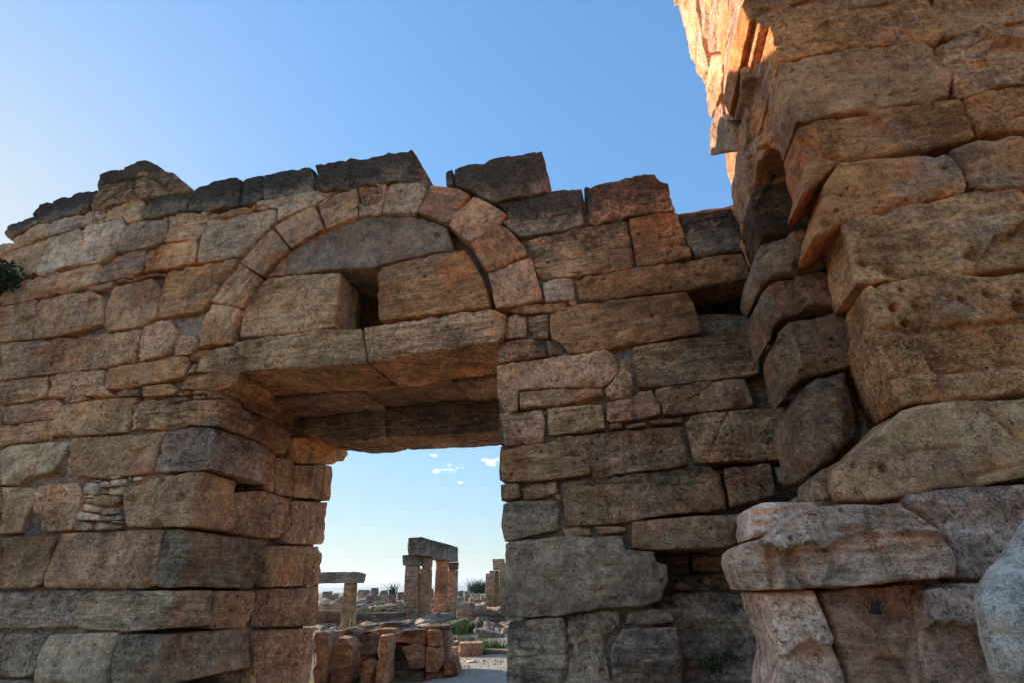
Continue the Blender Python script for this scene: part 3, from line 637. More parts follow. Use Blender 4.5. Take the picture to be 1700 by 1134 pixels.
g(Wp, 11, [(692,322),(900,302),(1100,290),(1248,282),(1293,300),(1290,408),(1150,458),(980,462),(812,468),(692,458)], BRN, crust=.25, off=.08, depth=.9, label="long beam stone bridging the dark hollow")
g(Wp, 11, [(52,432),(150,415),(300,402),(650,392),(660,465),(808,470),(818,530),(873,540),(883,620),(850,718),(740,753),(560,758),(350,798),(82,818),(32,780),(37,560)], GRY, crust=.25, rag=.02, off=.05, depth=.9, rough=1.5, label="big grey soot stained block low on the passage's corner")
g(Wp, 11, [(62,827),(350,802),(372,960),(350,1160),(62,1160)], GRY, crust=.3, off=.03, depth=.9, rough=1.6)
g(Wp, 11, [(374,802),(560,768),(640,775),(640,850),(570,900),(560,960),(590,1160),(355,1160)], GRY, crust=.25, off=-.05, depth=.5, rough=2.2)
g(Wp, 11, [(642,865),(920,860),(945,1000),(955,1160),(602,1160),(582,960)], GRY, crust=.25, off=.06, depth=.6, rough=1.5)
for a0, a1 in ((.02, 1.3), (1.33, 2.5), (2.53, 3.6)):
    g(Wp, None, [(a0, -.15), (a1, -.15), (a1, .86), (a0, .86)], GRY, depth=.9)
# coping of the right wing
g(Wp, 7, [(145,250),(150,165),(190,147),(200,250)], DRK, name='coping_block', crust=0.74, rag=.02)
g(Wp, 7, [(204,147),(420,92),(755,31),(770,80),(790,180),(803,284),(620,328),(460,358),(330,290),(206,248)], DRK, name='coping_block', crust=0.74, rag=.012, depth=.7, off=.04, label="big dark squared block standing on the arch's shoulder")
g(Wp, 7, [(477,367),(640,330),(800,292),(1000,257),(1005,350),(1020,498),(850,538),(622,578),(500,485),(538,432)], DRK, name='coping_block', crust=0.71, rag=.015, depth=.7)
g(Wp, 7, [(1022,255),(1180,227),(1420,177),(1460,172),(1508,215),(1553,227),(1560,300),(1588,408),(1400,428),(1200,468),(1042,498),(1030,380)], TAN, name='coping_block', crust=0.74, rag=.04, depth=.8, rnd=.07, rough=2)
# rubble core and rear leaf
def core(a0, a1, z0, z1, off, depth, nm='rubble_core', sp=.12): g(Wp, None, [(a0, z0), (a1, z0), (a1, z1), (a0, z1)], DRK, name=nm, off=off, depth=depth, sp=sp, rough=.6, crust=.3)
core(-11.5, -4.45, -.2, 6.85, -.11, 1.2); core(-4.4, -2.5, 4.9, 6.85, -.32, .6); core(-1.45, .1, 4.9, 6.75, -.32, .6); core(-4.4, .1, 5.75, 6.85, -.34, .6)
core(.14, 1.38, -.2, 6.3, -.11, 1.2); core(1.38, 2.1, 2.3, 6.2, -.12, 1.2); core(1.9, 4.2, -.2, 6.1, -1.5, .4); core(1.9, 4.2, 5.0, 6.1, -.42, .6)
core(-11.5, -4.5, -.2, 6.3, -1.55, 1.4, 'rear_leaf', .2); core(.35, 5, -.2, 6.0, -1.55, 1.3, 'rear_leaf', .2); core(-4.5, .35, 4.85, 7.0, -1.9, .9, 'rear_leaf', .2); core(-4.5, .35, 6.5, 6.9, -.9, 1.1, 'rubble_core', .2)  # last piece: unseen cover, added to keep the slit dark
# stones at the back of the two hollows
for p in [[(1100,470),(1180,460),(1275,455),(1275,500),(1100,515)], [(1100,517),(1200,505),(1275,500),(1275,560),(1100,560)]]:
    g(Wp, 0, p, (.17, .13, .095), off=-1.15, name='inner_block', depth=.4)  # this hollow's shade is painted into the dark stone colour
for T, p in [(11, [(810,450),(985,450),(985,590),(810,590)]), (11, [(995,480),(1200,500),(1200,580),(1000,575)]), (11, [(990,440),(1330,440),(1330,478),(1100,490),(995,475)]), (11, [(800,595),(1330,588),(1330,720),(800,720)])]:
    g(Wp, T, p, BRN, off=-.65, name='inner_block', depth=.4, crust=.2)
g(Wp, 11, [(700,700),(890,690),(940,670),(1000,680),(1100,675),(1200,690),(1334,650),(1480,700),(1480,1180),(900,1180),(700,1160)], GRY, off=-.22, name='rubble_mass', crust=.35, rough=4, rnd=.15, depth=.6, rag=.04, label="rough mortared mass under the hollow")
for p in [[(900,640),(940,628),(1005,655),(1000,675),(905,672)], [(1035,650),(1060,640),(1100,665),(1095,680),(1035,676)], [(1045,625),(1070,600),(1098,615),(1090,650),(1060,640)]]:
    g(Wp, 11, p, BRN, off=-.3, name='loose_stone', crust=.1, rnd=.03, sp=.02, depth=.15)
# ------------------------------------------------------------------ the ruined tower at the right
tower = thing("ruined_tower", "massive orange stone tower ruin with broken arch springing and side niche, right of gate", "tower", (2.02, 2.73, 0))
def f(pl, T, pts, col, **k): col = (col[0] * 1.40, col[1] * 1.16, col[2] * .98); k['rough'] = min(k.get('rough', 1.1), 1.8) * .62; k.setdefault('facet', 1.7); k.setdefault('facet_s', .38); k.setdefault('sp', .018); return B(pl, T, pts, col, par=tower, mat=M_fore, **k)
def fc(T, p, c, dep, **k): f(Fp, T, p, c, depth=dep, **k)
fc(13, [(390,-20),(500,-80),(880,-80),(700,-5),(490,43),(410,98),(367,30)], ORA, 1.0, crust=.2)
fc(13, [(482,57),(700,2),(870,-56),(1060,-60),(1248,-60),(1280,10),(1333,150),(1290,198),(1170,190),(1050,197),(900,213),(750,248),(547,283),(510,160)], ORA, .9, crust=.32, rough=1.5)
fc(13, [(1290,-70),(1500,-70),(1800,-70),(1800,75),(1640,88),(1500,108),(1347,148),(1290,20)], TAN, .5, crust=.3)
fc(13, [(547,290),(750,255),(900,220),(1060,217),(1130,187),(1220,182),(1288,215),(1330,290),(1368,350),(1358,443),(1230,462),(1120,478),(930,513),(740,548),(627,577),(590,490),(560,400)], PNK, .42, crust=.27, rough=1.7)
fc(13, [(1292,200),(1400,142),(1560,115),(1700,102),(1800,100),(1800,385),(1700,388),(1560,398),(1410,443),(1377,430),(1377,350),(1335,290)], TAN, .5, crust=.28, rough=1.5)
fc(13, [(630,592),(760,552),(950,515),(1130,482),(1400,457),(1440,510),(1488,620),(1468,638),(1300,672),(1100,708),(960,740),(840,760),(740,840),(655,912),(690,760),(650,650)], ORA, .42, crust=.14, rnd=.05, cracks=[([(700,650),(740,720),(830,755)], .02, .03)])
fc(13, [(1422,452),(1560,415),(1700,392),(1800,385),(1800,595),(1650,605),(1502,618),(1440,510)], ORA, .5, crust=.25)
fc(13, [(764,846),(826,765),(960,740),(1090,726),(1220,715),(1338,702),(1400,770),(1448,860),(1438,898),(1300,918),(1180,948),(1000,1000),(838,1042),(760,1100),(715,1100),(740,960)], ORA, .45, crust=.08, rnd=.07,
   holes=[(867,885,.014,.04), (840,917,.014,.04), (820,987,.014,.04), (1330,790,.018,.04), (1150,930,.014,.04), (1122,870,.012,.03)], label="smooth orange block with small round drill holes")
fc(13, [(1362,690),(1500,642),(1650,618),(1800,600),(1800,875),(1640,880),(1482,888),(1455,868),(1420,770)], TAN, .5, crust=.26, rough=1.6)
fc(0, [(1397,363),(1450,349),(1520,333),(1622,312),(1740,308),(1740,428),(1623,446),(1560,453),(1503,460),(1420,473),(1410,425)], TAN, .45, crust=.3, rough=2.0, holes=[(1433,437,.03,.06), (1480,445,.025,.05), (1616,422,.035,.06)])
fc(15, [(676,266),(790,248),(900,230),(1050,206),(1200,194),(1300,205),(1500,190),(1500,765),(1300,780),(1100,798),(960,815),(860,833),(828,780),(810,700),(790,640),(740,540),(710,480),(700,380)], TAN, .5, crust=.2, rough=1.6, rnd=.05,
   cracks=[([(710,482),(850,470),(1010,455),(1200,452),(1500,430)], .022, .035), ([(800,690),(960,665),(1500,620)], .015, .02)],
   holes=[(835,288,.016,.05), (805,365,.024,.06), (915,355,.028,.06), (868,430,.022,.06), (1185,238,.018,.04), (1080,318,.022,.04), (1135,325,.022,.05), (1235,315,.026,.05), (1395,370,.035,.05), (888,538,.012,.03), (1390,300,.02,.03)], label="tallest pier block, peppered with round holes")
fc(0, [(1384,776),(1396,765),(1440,738),(1468,708),(1498,679),(1530,670),(1600,663),(1760,655),(1760,785),(1690,797),(1620,808),(1560,813),(1515,826),(1470,831),(1400,831),(1384,810)], LGT, .5, crust=.14, rough=1.4, rnd=.07, off=.03, facet=2, cracks=[([(1620,668),(1660,700),(1700,735)], .02, .04), ([(1510,750),(1600,742)], .012, .02), ([(1620,790),(1700,770)], .012, .02)])
fc(12, [(437,150),(500,95),(523,130),(530,200),(523,268),(480,268),(445,230)], GRY, .4, crust=.15, off=-.1)
# middle leaf, set back behind the corner blocks
def gc(T, p, c, **k): k.setdefault('depth', .55); f(Fp, T, p, c, off=k.pop('off', -.45), **k)  # the dark brown blocks carry the tower's shade in their colour
gc(9, [(950,250),(1000,60),(1060,30),(1120,50),(1200,150),(1260,310),(1330,515),(1140,573),(1000,588),(955,500),(930,380)], (.10, .075, .055), off=-1.0, crust=.2, depth=.5)  # near-black tone paints the niche's shade onto its back
gc(9, [(980,640),(1005,595),(1140,565),(1270,525),(1420,560),(1430,755),(1240,803),(1130,820),(1060,832),(990,900),(945,830),(947,770)], (.28, .215, .165), crust=.2, rnd=.05)
gc(9, [(1000,925),(1062,838),(1130,825),(1240,808),(1350,775),(1480,800),(1540,1010),(1400,1010),(1290,1020),(1150,1060),(1080,1130),(1060,1220),(1030,1120),(1015,1000)], (.28, .215, .165), crust=.2, rnd=.05)
gc(15, [(245,540),(262,480),(305,430),(440,400),(560,375),(680,410),(700,620),(560,655),(385,687),(310,783),(282,740)], (.28, .215, .165), crust=.22, rnd=.05, depth=.45, cracks=[([(318,440),(365,600),(385,680)], .02, -.02)])
gc(15, [(392,722),(450,682),(600,652),(638,760),(673,920),(640,990),(550,1080),(455,1130),(400,1040),(347,900),(347,810)], (.28, .215, .165), crust=.4, rnd=.13, rough=2.2, off=-.4, holes=[(620,910,.05,.08), (465,745,.015,.03)], cracks=[([(450,700),(540,870),(560,1000)], .06, -.05)], label="blackened rounded block wedged beside the pier")
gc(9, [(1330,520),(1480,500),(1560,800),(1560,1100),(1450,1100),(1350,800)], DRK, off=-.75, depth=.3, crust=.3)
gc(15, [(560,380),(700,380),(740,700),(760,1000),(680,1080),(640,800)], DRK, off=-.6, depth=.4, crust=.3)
# end face of the tower: sunlit springing of a broken arch above, shaded ribs of the niche below
def e(T, p, c, **k): k.setdefault('depth', .6); k.setdefault('rough', 1.6); f(Ep, T, p, c, **k)
e(13, [(65,-40),(110,-70),(150,-70),(150,20),(183,150),(203,400),(190,395),(140,310),(100,130),(70,20)], (.42, .34, .27), crust=.05, rnd=.06, off=.02)
e(13, [(152,-70),(318,-70),(308,60),(250,243),(215,248),(187,150),(152,20)], (.42, .34, .27), crust=.05, rnd=.08, off=.08)
e(13, [(205,260),(292,252),(252,440),(240,498),(215,562),(192,470),(197,400)], (.42, .34, .27), crust=.05, rnd=.06, off=.03)
e(13, [(320,-70),(420,-70),(365,30),(400,90),(408,190),(393,290),(380,430),(340,568),(290,568),(285,480),(290,300),(297,170),(317,60)], (.42, .34, .27), crust=.05, rnd=.07, off=.08)
e(13, [(240,500),(270,482),(287,540),(330,605),(335,713),(232,728),(212,690),(217,610)], (.42, .34, .27), crust=.1, rnd=.04, off=.06, rag=.03, label="lowest broken sunlit stone hanging from the tower's end")
e(13, [(402,312),(520,262),(500,400),(478,530),(440,578),(387,450),(392,350)], GRY, crust=.1, rnd=.06, off=.04)
e(13, [(347,600),(380,452),(438,580),(468,562),(440,680),(430,760),(410,900),(362,1040),(332,990),(317,880),(340,780),(345,700),(337,650)], GRY, crust=.14, rnd=.07, off=.02)
e(13, [(502,420),(530,292),(618,580),(590,650),(583,743),(540,718),(490,698),(442,735),(437,680),(480,540)], PNK, crust=.1, rnd=.05, off=.02)
e(21, [(300,200),(375,185),(320,300),(298,400),(290,520),(315,650),(372,780),(330,870),(300,960),(270,990),(240,930),(190,760),(187,700),(240,480),(265,330)], TAN, crust=.1, rnd=.05, off=.06)
f(Ep, None, [(.4, 1.0), (3.0, 2.5), (3.2, 7.6), (.3, 7.9)], (.10, .075, .055), off=-.62, depth=.5, sp=.15, name='rubble_core')  # near-black as well, niche shade put into the colour
f(Ep, None, [(.2, 5.2), (2.7, 5.9), (2.9, 9.5), (.2, 9.0)], TAN, off=-.3, depth=.8, sp=.15, name='rubble_core')
f(Fp, None, [(.45, 1.0), (5.5, 1.0), (5.5, 8.5), (.45, 8.5)], DRK, off=-.5, depth=.3, sp=.15, name='rubble_core')
# courses above and beyond the frame so the tower stays a solid mass
for k in range(4):
    z0 = 5.75 + .62 * k
    for j in range(4):
        a0 = .05 + 1.3 * j - .3 * (k % 2) * (j > 0); f(Fp, None, [(a0, z0), (a0 + 1.27, z0), (a0 + 1.27, z0 + .6), (a0, z0 + .6)], random.choice([TAN, ORA]), sp=.05, crust=.2, depth=.9 if j == 0 else .5)
for k in range(6):
    z0 = 2.0 + .63 * k
    for j in range(4):
        a0 = .75 + 1.2 * j + .2 * (k % 2); f(Fp, None, [(a0, z0), (a0 + 1.17, z0), (a0 + 1.17, z0 + .61), (a0, z0 + .61)], random.choice([TAN, ORA]), sp=.05, crust=.2, off=-.14, depth=.35)
for k in range(3):
    for j in range(4):
        a0 = 1.5 + 1.1 * j + .3 * (k % 2); f(Fp, None, [(a0, .68 * k - .05), (a0 + 1.07, .68 * k - .05), (a0 + 1.07, .68 * k + .6), (a0, .68 * k + .6)], GRB, sp=.05, crust=.2, off=.03, depth=.4, name='plinth_stone')

# moulded base of the tower
c1 = f(Fp, 12, [(95,490),(130,457),(240,432),(285,372),(330,350),(380,315),(440,290),(560,277),(680,270),(870,267),(960,340),(1040,410),(1090,485),(1128,560),(1133,640),(1020,645),(900,650),(640,673),(460,678),(380,688),(260,694),(150,693),(120,640),(95,550)],
  GRB, off=.22, depth=.6, crust=.15, rough=1.8, rnd=.05, facet=5, facet_s=.2, name='moulded_cornice_block', label="broken moulded cornice stone at the foot of the tower",
  cracks=[([(240,440),(248,560),(275,690)], .03, .05), ([(290,380),(320,530),(345,690)], .03, .05), ([(325,360),(350,520),(385,640),(420,685)], .025, .06), ([(435,300),(480,480),(500,560),(470,670)], .02, -.035), ([(700,300),(740,500),(770,560)], .015, .03), ([(560,410),(700,400)], .02, .03), ([(880,290),(960,380)], .015, .03)])
f(Fp, 12, [(137,295),(200,267),(450,257),(490,275),(470,330),(340,360),(250,420),(133,448),(127,390),(147,340)], GRB, off=.02, depth=.5, crust=.1, rough=1.5, rnd=.05, name='ledge_stone', cracks=[([(150,330),(300,310),(450,290)], .02, .03), ([(140,380),(260,375)], .02, .03)])
f(Fp, 12, [(880,262),(900,225),(1060,203),(1250,190),(1439,178),(1750,160),(1750,400),(1500,640),(1190,640),(1140,640),(1100,480),(1040,395),(960,320)], GRB, off=.1, depth=.6, crust=.3, rough=1.8, rnd=.05, facet=4, facet_s=.25, name='plinth_stone')
f(Fp, 12, [(190,707),(440,692),(500,880),(560,1030),(620,1250),(250,1250),(280,1040),(240,900)], GRB, off=.06, depth=.6, crust=.15, rough=1.4, rnd=.05, facet=4, facet_s=.25, name='plinth_stone')
f(Fp, 12, [(450,690),(640,682),(980,660),(985,700),(905,930),(930,1250),(625,1250),(560,1000),(500,840)], GRB, off=.0, depth=.6, crust=.25, rough=2.6, rnd=.06, facet=4.5, facet_s=.2, name='plinth_stone', rag=.03)
f(Fp, 12, [(990,692),(1080,670),(1190,657),(1300,660),(1400,800),(1500,1250),(1020,1250),(1000,1100),(985,960),(1000,850)], GRB, off=.2, depth=.6, crust=.38, rough=1.6, rnd=.06, facet=4, facet_s=.2, name='plinth_stone')
f(Fp, 12, [(905,932),(978,922),(1010,1080),(1015,1200),(912,1200)], GRB, off=.1, depth=.4, crust=.2, name='plinth_stone')
f(Fp, None, [(-.9, -.2), (6, -.2), (6, 1.0), (-.9, 1.0)], GRY, off=-.05, depth=.9, sp=.06, rough=2, name='plinth_stone')
f(Fp, None, [(-.5, .9), (6, .9), (6, 2.05), (-.5, 2.05)], GRY, off=-.12, depth=.5, sp=.08, rough=2, name='rubble_core')

# ------------------------------------------------------------------ pale boulder in the near corner
bo = B(PW(1.5, 1.66, 42), 12, [(1439,300),(1380,385),(1290,500),(1205,640),(1183,770),(1212,890),(1262,1100),(1275,1250),(1400,1500),(1900,1500),(2100,1000),(2050,500),(1850,330),(1600,260)], (.80, .75, .68),
       name='pale_boulder', depth=.6, rnd=.36, sp=.02, crust=.1, rough=1.5, facet=.8, mat=M_boulder)
tagtop(bo, "pale grey rounded boulder in the near corner beside the tower's plinth", "boulder")

# ------------------------------------------------------------------ ruins beyond the gate
def stone_at(T, pts, D, depth, col, label, cat, group=None, name='fallen_block', deg=0, **k):
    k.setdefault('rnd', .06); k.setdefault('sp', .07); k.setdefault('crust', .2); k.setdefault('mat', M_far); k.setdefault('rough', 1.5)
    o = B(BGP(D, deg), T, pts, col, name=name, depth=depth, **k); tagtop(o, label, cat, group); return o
def part_at(par, pl, T, pts, depth, col, name, **k):
    k.setdefault('rnd', .05); k.setdefault('sp', .07); k.setdefault('crust', .25); k.setdefault('mat', M_far)
    return B(pl, T, pts, col, name=name, par=par, depth=depth, **k)
# portal with three piers and architrave
D = 29.0
por = thing("ruined_portal", "tall stone portal with dark architrave on three orange piers, seen through the gate", "portal", (-4.6, D, 0), None)
Q = PW(-4.6, D, -60)
part_at(por, BGP(D), 19, [(80,378),(215,378),(205,1012),(45,1012)], .7, TAN, 'pier', label="broad grey and rust stained pier under the dark cap")
part_at(por, BGP(D + .3), 19, [(238,408),(343,405),(330,1012),(205,1012)], .7, ORA, 'pier', crust=.3)
part_at(por, BGP(D + .3), 19, [(248,290),(350,300),(340,405),(255,408)], .7, ORA, 'capital')
part_at(por, BGP(D + 1.6), 19, [(398,400),(515,400),(492,1012),(365,1012)], .75, ORA, 'pier')
part_at(por, BGP(D + 1.6), 19, [(400,322),(525,322),(515,398),(402,400)], .8, ORA, 'capital', crust=.3)
part_at(por, BGP(D + 2.6), 19, [(518,432),(625,425),(615,1005),(492,1010)], .6, PNK, 'pier')
part_at(por, BGP(D + 2.6), 19, [(535,345),(635,340),(625,420),(530,428)], .6, ORA, 'capital')
part_at(por, BGP(D - .1), 19, [(48,266),(240,262),(240,376),(55,376)], .9, DRK, 'cap_block', crust=.55)
part_at(por, Q, 19, [(244,75),(335,98),(352,285),(240,268)], .85, GRY, 'architrave', crust=.5)
part_at(por, Q, 19, [(337,102),(525,152),(520,318),(354,300)], .85, GRY, 'architrave', crust=.55)
part_at(por, Q, 19, [(528,153),(633,184),(636,340),(523,330)], .85, GRY, 'architrave', crust=.5)
# post and beam at the left
D = 26.0
pb = thing("ruined_doorframe", "lone stone post carrying a flat lintel beam, left of the tall portal", "doorframe", (-8, D, 0))
part_at(pb, BGP(D), 18, [(485,265),(640,268),(620,700),(545,1010),(425,1030),(440,700)], .6, ORA, 'post', crust=.1)
part_at(pb, BGP(D - .1), 18, [(-80,105),(350,98),(680,95),(755,125),(720,272),(300,270),(-80,280)], .9, GRY, 'beam', crust=.45)
part_at(pb, BGP(D), 18, [(-80,285),(10,285),(10,1030),(-80,1030)], .6, TAN, 'post')
# pillars at the right edge of the opening
D = 38.0
rp = thing("broken_pillars", "stepped group of broken stone pillars against the passage's right edge", "pillars", (-1, D, 0))
part_at(rp, BGP(D), 19, [(922,460),(1012,455),(1005,800),(915,790)], .7, BRN, 'pier'); part_at(rp, BGP(D + .8), 19, [(1015,430),(1062,430),(1060,810),(1005,805)], .7, ORA, 'pier')
part_at(rp, BGP(D + .4), 19, [(992,308),(1120,305),(1120,420),(998,425)], .7, TAN, 'cap_block'); part_at(rp, BGP(D + .2), 19, [(958,430),(1015,428),(1012,458),(960,458)], .5, GRY, 'cap_block')
part_at(rp, BGP(D + 1.2), 19, [(1064,425),(1200,425),(1200,815),(1068,810)], .7, TAN, 'pier')
# low walls
lw = 'low walls crossing the ruins'
stone_at(18, [(130,715),(440,705),(430,1040),(120,1040)], 27.5, .8, BRN, "low rubble wall behind the lone post", "wall", name='low_wall', cracks=[([(130,800),(430,790)], .05, .06), ([(130,890),(430,880)], .05, .06), ([(130,960),(430,960)], .05, .06)], crust=.3)
stone_at(18, [(40,705),(140,705),(130,1040),(30,1040)], 27, .6, GRY, "upright grey slab ending the low wall by the jamb", "slab", name='standing_slab', crust=.3)
stone_at(18, [(640,745),(900,745),(1390,740),(1400,960),(1000,1000),(640,1010)], 28, .9, GRY, "long low dark wall between the lone post and the portal", "wall", name='low_wall', crust=.5)
stone_at(19, [(620,830),(700,790),(800,850),(950,830),(1130,900),(1130,1100),(900,1090),(620,1010)], 27, .9, BRN, "low courses of a wall right of the portal", "wall", name='low_wall', crust=.25, cracks=[([(640,900),(1130,920)], .05, .07), ([(640,970),(1130,1000)], .05, .07), ([(800,860),(805,910)], .04, .06), ([(940,900),(950,980)], .04, .06)], rough=2)
stone_at(19, [(808,1042),(880,1050),(1110,1095),(1110,1134),(900,1160),(840,1120)], 21, .8, GRY, "long fallen beam with a sunlit top, right of the grass", "block", crust=.35)
stone_at(20, [(1190,300),(1280,300),(1280,400),(1190,360)], 16, .6, GRY, "dark low kerb stone left of the squat block", "block", crust=.3)
stone_at(20, [(1283,262),(1500,252),(1490,380),(1440,408),(1330,408),(1285,360)], 15.5, .7, BRN, "squat brown block sitting on the path's edge", "block", crust=.2)
stone_at(20, [(1500,320),(1680,325),(1800,330),(1800,400),(1490,395)], 15.7, .6, BRN, "long low kerb stone right of the squat block", "block", crust=.2)
stone_at(20, [(1230,245),(1280,238),(1280,270),(1232,275)], 16.5, .4, LGT, "small pale stone behind the squat block", "block", crust=.05, sp=.04)
for i, p in enumerate([[(1330,435),(1420,415),(1440,445),(1340,460)], [(1425,440),(1500,408),(1555,430),(1550,458),(1400,470)]]):
    stone_at(20, p, 14.2 + .3 * i, .35, PAL, ["pale flat stone lying in the sunlit path, the farther from the jamb", "jagged pale flat stone in the sunlit path, nearer the jamb"][i], "stone", name='flat_stone', crust=.02, sp=.04)
# ruined wall just behind the gate
near = 'stones of the ruined wall behind the gate'
NB = [([(10,165),(60,155),(140,180),(145,300),(125,420),(100,640),(0,640),(0,300)], 11.2, TAN, "tall pale upright slab nearest the passage's left jamb", .1),
 ([(145,230),(200,205),(310,220),(345,300),(340,450),(320,640),(130,640),(135,400)], 11.4, TAN, "broad upright slab second from the left jamb", .25),
 ([(150,185),(200,155),(260,145),(240,205),(170,210)], 12.2, BRN, "low dark stone wedged behind the two upright slabs", .3),
 ([(215,205),(260,165),(300,130),(400,175),(410,200),(340,240),(290,210),(240,208)], 12.0, BRN, "tilted slab with a sunlit edge leaning on the wall top", .3),
 ([(345,235),(420,185),(590,165),(580,300),(540,370),(350,360)], 12.3, GRY, "dark grey block lying between the upright slabs", .4),
 ([(350,365),(545,372),(545,640),(350,640)], 12.6, DRK, "shadowed block at the bottom between the slabs", .3),
 ([(430,430),(450,420),(530,500),(525,640),(410,640),(415,520)], 11.3, ORA, "short pointed orange slab in front of the dark block", .05),
 ([(585,190),(665,195),(668,260),(650,420),(640,640),(540,640),(560,400)], 11.2, ORA, "tall narrow orange slab standing in the middle of the wall", .05),
 ([(410,115),(430,105),(520,100),(525,128),(410,145)], 12.8, LGT, "small pale capstone on the wall top", .1),
 ([(590,90),(640,75),(840,80),(855,110),(800,118),(590,130)], 13.0, DRK, "long dark capstone lying on the wall top", .5),
 ([(430,165),(600,130),(720,135),(780,200),(680,205),(580,180)], 12.4, ORA, "sunlit orange flat stone under the long capstone", .05),
 ([(680,190),(780,150),(1000,140),(1000,270),(930,290),(800,255),(690,260)], 12.2, BRN, "dark block in the wall's upper course", .5),
 ([(1005,145),(1140,135),(1140,290),(1005,295)], 12.1, ORA, "orange block at the wall's upper corner", .25),
 ([(910,105),(960,98),(1010,108),(1010,138),(910,140)], 12.6, LGT, "pale small capstone near the wall's end", .1),
 ([(1020,105),(1200,105),(1215,135),(1140,132),(1010,142)], 12.3, BRN, "thin flat capstone at the wall's end", .4),
 ([(1143,140),(1190,140),(1205,240),(1190,380),(1250,400),(1200,440),(1143,440)], 12.3, BRN, "rough upright end stone of the wall", .3),
 ([(690,265),(800,260),(830,400),(870,500),(700,500)], 12.3, DRK, "deep dark block low in the wall", .5),
 ([(770,300),(930,270),(985,300),(980,480),(890,495),(850,500),(820,400)], 12.0, TAN, "square tan block in the wall's middle course", .1),
 ([(990,300),(1140,293),(1140,440),(1100,520),(985,520)], 12.05, ORA, "tall orange block beside the square tan one", .15),
 ([(690,505),(870,505),(980,490),(985,640),(690,640)], 12.2, DRK, "dark bottom block under the middle course", .35),
 ([(988,525),(1140,500),(1150,640),(988,640)], 12.1, BRN, "brown bottom block near the wall's end", .2),
 ([(1145,445),(1250,400),(1280,500),(1280,540),(1150,550)], 12.0, ORA, "lowest projecting orange stone at the wall's foot", .1)]
for p, d_, c, l, cr in NB: stone_at(20, p, d_, .7, c, l, "stone", near, name='ruin_stone', crust=cr, sp=.05, rnd=.05, rag=.025)
w = B(BGP(12.75), 20, [(0,190),(300,190),(700,175),(1180,160),(1180,640),(0,640)], DRK, name='rubble_bank', depth=.8, sp=.07, rough=3, crust=.3, mat=M_far)
tagtop(w, "dark rubble bank backing the ruined wall behind the gate", "rubble")
# scattered blocks further out
seen_labels = {}
def spot_label(x, y, size, colname, what):
    q = x / y
    where = ("behind the lone post" if q < -.285 else "between post and portal" if q < -.19 else "around the portal piers" if q < -.10 else "right of the portal" if q < -.055 else "by the right jamb")
    far = "nearest row" if y < 24 else "middle distance" if y < 42 else "near the skyline"
    return "%s %s %s, %s, %s" % (size, colname, what, where, far)
def rblock(x, y, z, sx, sy, sz, col, rz, label, group, name='scattered_block', crust=.3):
    pl = PW(x, y, rz)
    w_, h_ = sx / 2, sz
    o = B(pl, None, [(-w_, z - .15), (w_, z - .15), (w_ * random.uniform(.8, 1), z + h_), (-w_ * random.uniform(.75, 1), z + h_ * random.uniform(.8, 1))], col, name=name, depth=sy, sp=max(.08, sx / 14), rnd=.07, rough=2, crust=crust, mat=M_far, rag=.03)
    tagtop(o, label, "block", group)
far_list = [(150,400,290,500,60,"dark"), (300,430,400,500,62,"dark"), (690,380,860,440,58,"dark"), (910,350,1030,420,60,"dark"), (1050,385,1175,440,60,"dark"), (700,440,780,540,50,"pale"), (800,450,960,590,48,"dark"),
            (960,460,1150,520,50,"grey"), (1165,440,1290,590,47,"dark"), (980,560,1130,620,42,"pale"), (900,625,1350,735,36,"grey"), (950,665,1070,740,34,"dark"), (720,610,900,700,38,"grey"), (640,620,720,700,36,"dark"),
            (80,590,230,680,34,"brown"), (240,600,440,690,34,"brown"), (1300,550,1400,600,44,"dark"), (1150,605,1380,650,40,"grey"), (410,480,460,550,50,"dark"), (860,390,905,420,64,"grey")]
cl = {"dark": DRK, "pale": LGT, "grey": GRY, "brown": BRN}
for x0, y0, x1, y1, D, c in far_list:
    (sx0, sy0), (sx1, sy1) = src(18, [(x0, y0), (x1, y1)]); pl = BGP(D)
    a0, z1 = pl.unproj(sx0, sy0); a1, z0 = pl.unproj(sx1, sy1)
    rblock((a0 + a1) / 2, D, z0, a1 - a0, (a1 - a0) * .7, z1 - z0, cl[c], random.uniform(-25, 25), spot_label((a0 + a1) / 2, D, "large" if a1 - a0 > 2.2 else "broad" if a1 - a0 > 1.4 else "upright" if z1 - z0 > a1 - a0 else "modest", c, "fallen block"), "fallen blocks scattered beyond the portal", crust=.35 if c != "pale" else .1)
for x0, y0, x1, y1, D, c in [(620,640,675,720,55,"dark"), (690,645,760,700,60,"dark"), (770,655,800,690,58,"grey"), (800,665,870,700,55,"pale"), (760,710,810,750,45,"grey"), (870,690,915,730,50,"grey"), (700,670,760,720,50,"dark"), (340,620,375,700,55,"dark"),
                             (620,800,690,850,30,"dark"), (800,815,850,850,30,"pale"), (845,785,940,850,31,"grey"), (0,655,60,720,50,"dark"), (0,745,45,790,40,"pale"), (950,880,1000,905,27.2,"pale"), (1050,870,1120,910,27.3,"brown"), (340,780,370,900,36,"dark")]:
    (sx0, sy0), (sx1, sy1) = src(19, [(x0, y0), (x1, y1)]); pl = BGP(D)
    a0, z1 = pl.unproj(sx0, sy0); a1, z0 = pl.unproj(sx1, sy1)
    rblock((a0 + a1) / 2, D, z0, a1 - a0, (a1 - a0) * .7, z1 - z0, cl[c], random.uniform(-25, 25), spot_label((a0 + a1) / 2, D, "large" if a1 - a0 > 2.2 else "broad" if a1 - a0 > 1.4 else "upright" if z1 - z0 > a1 - a0 else "modest", c, "fallen block"), "fallen blocks scattered beyond the portal", crust=.3)

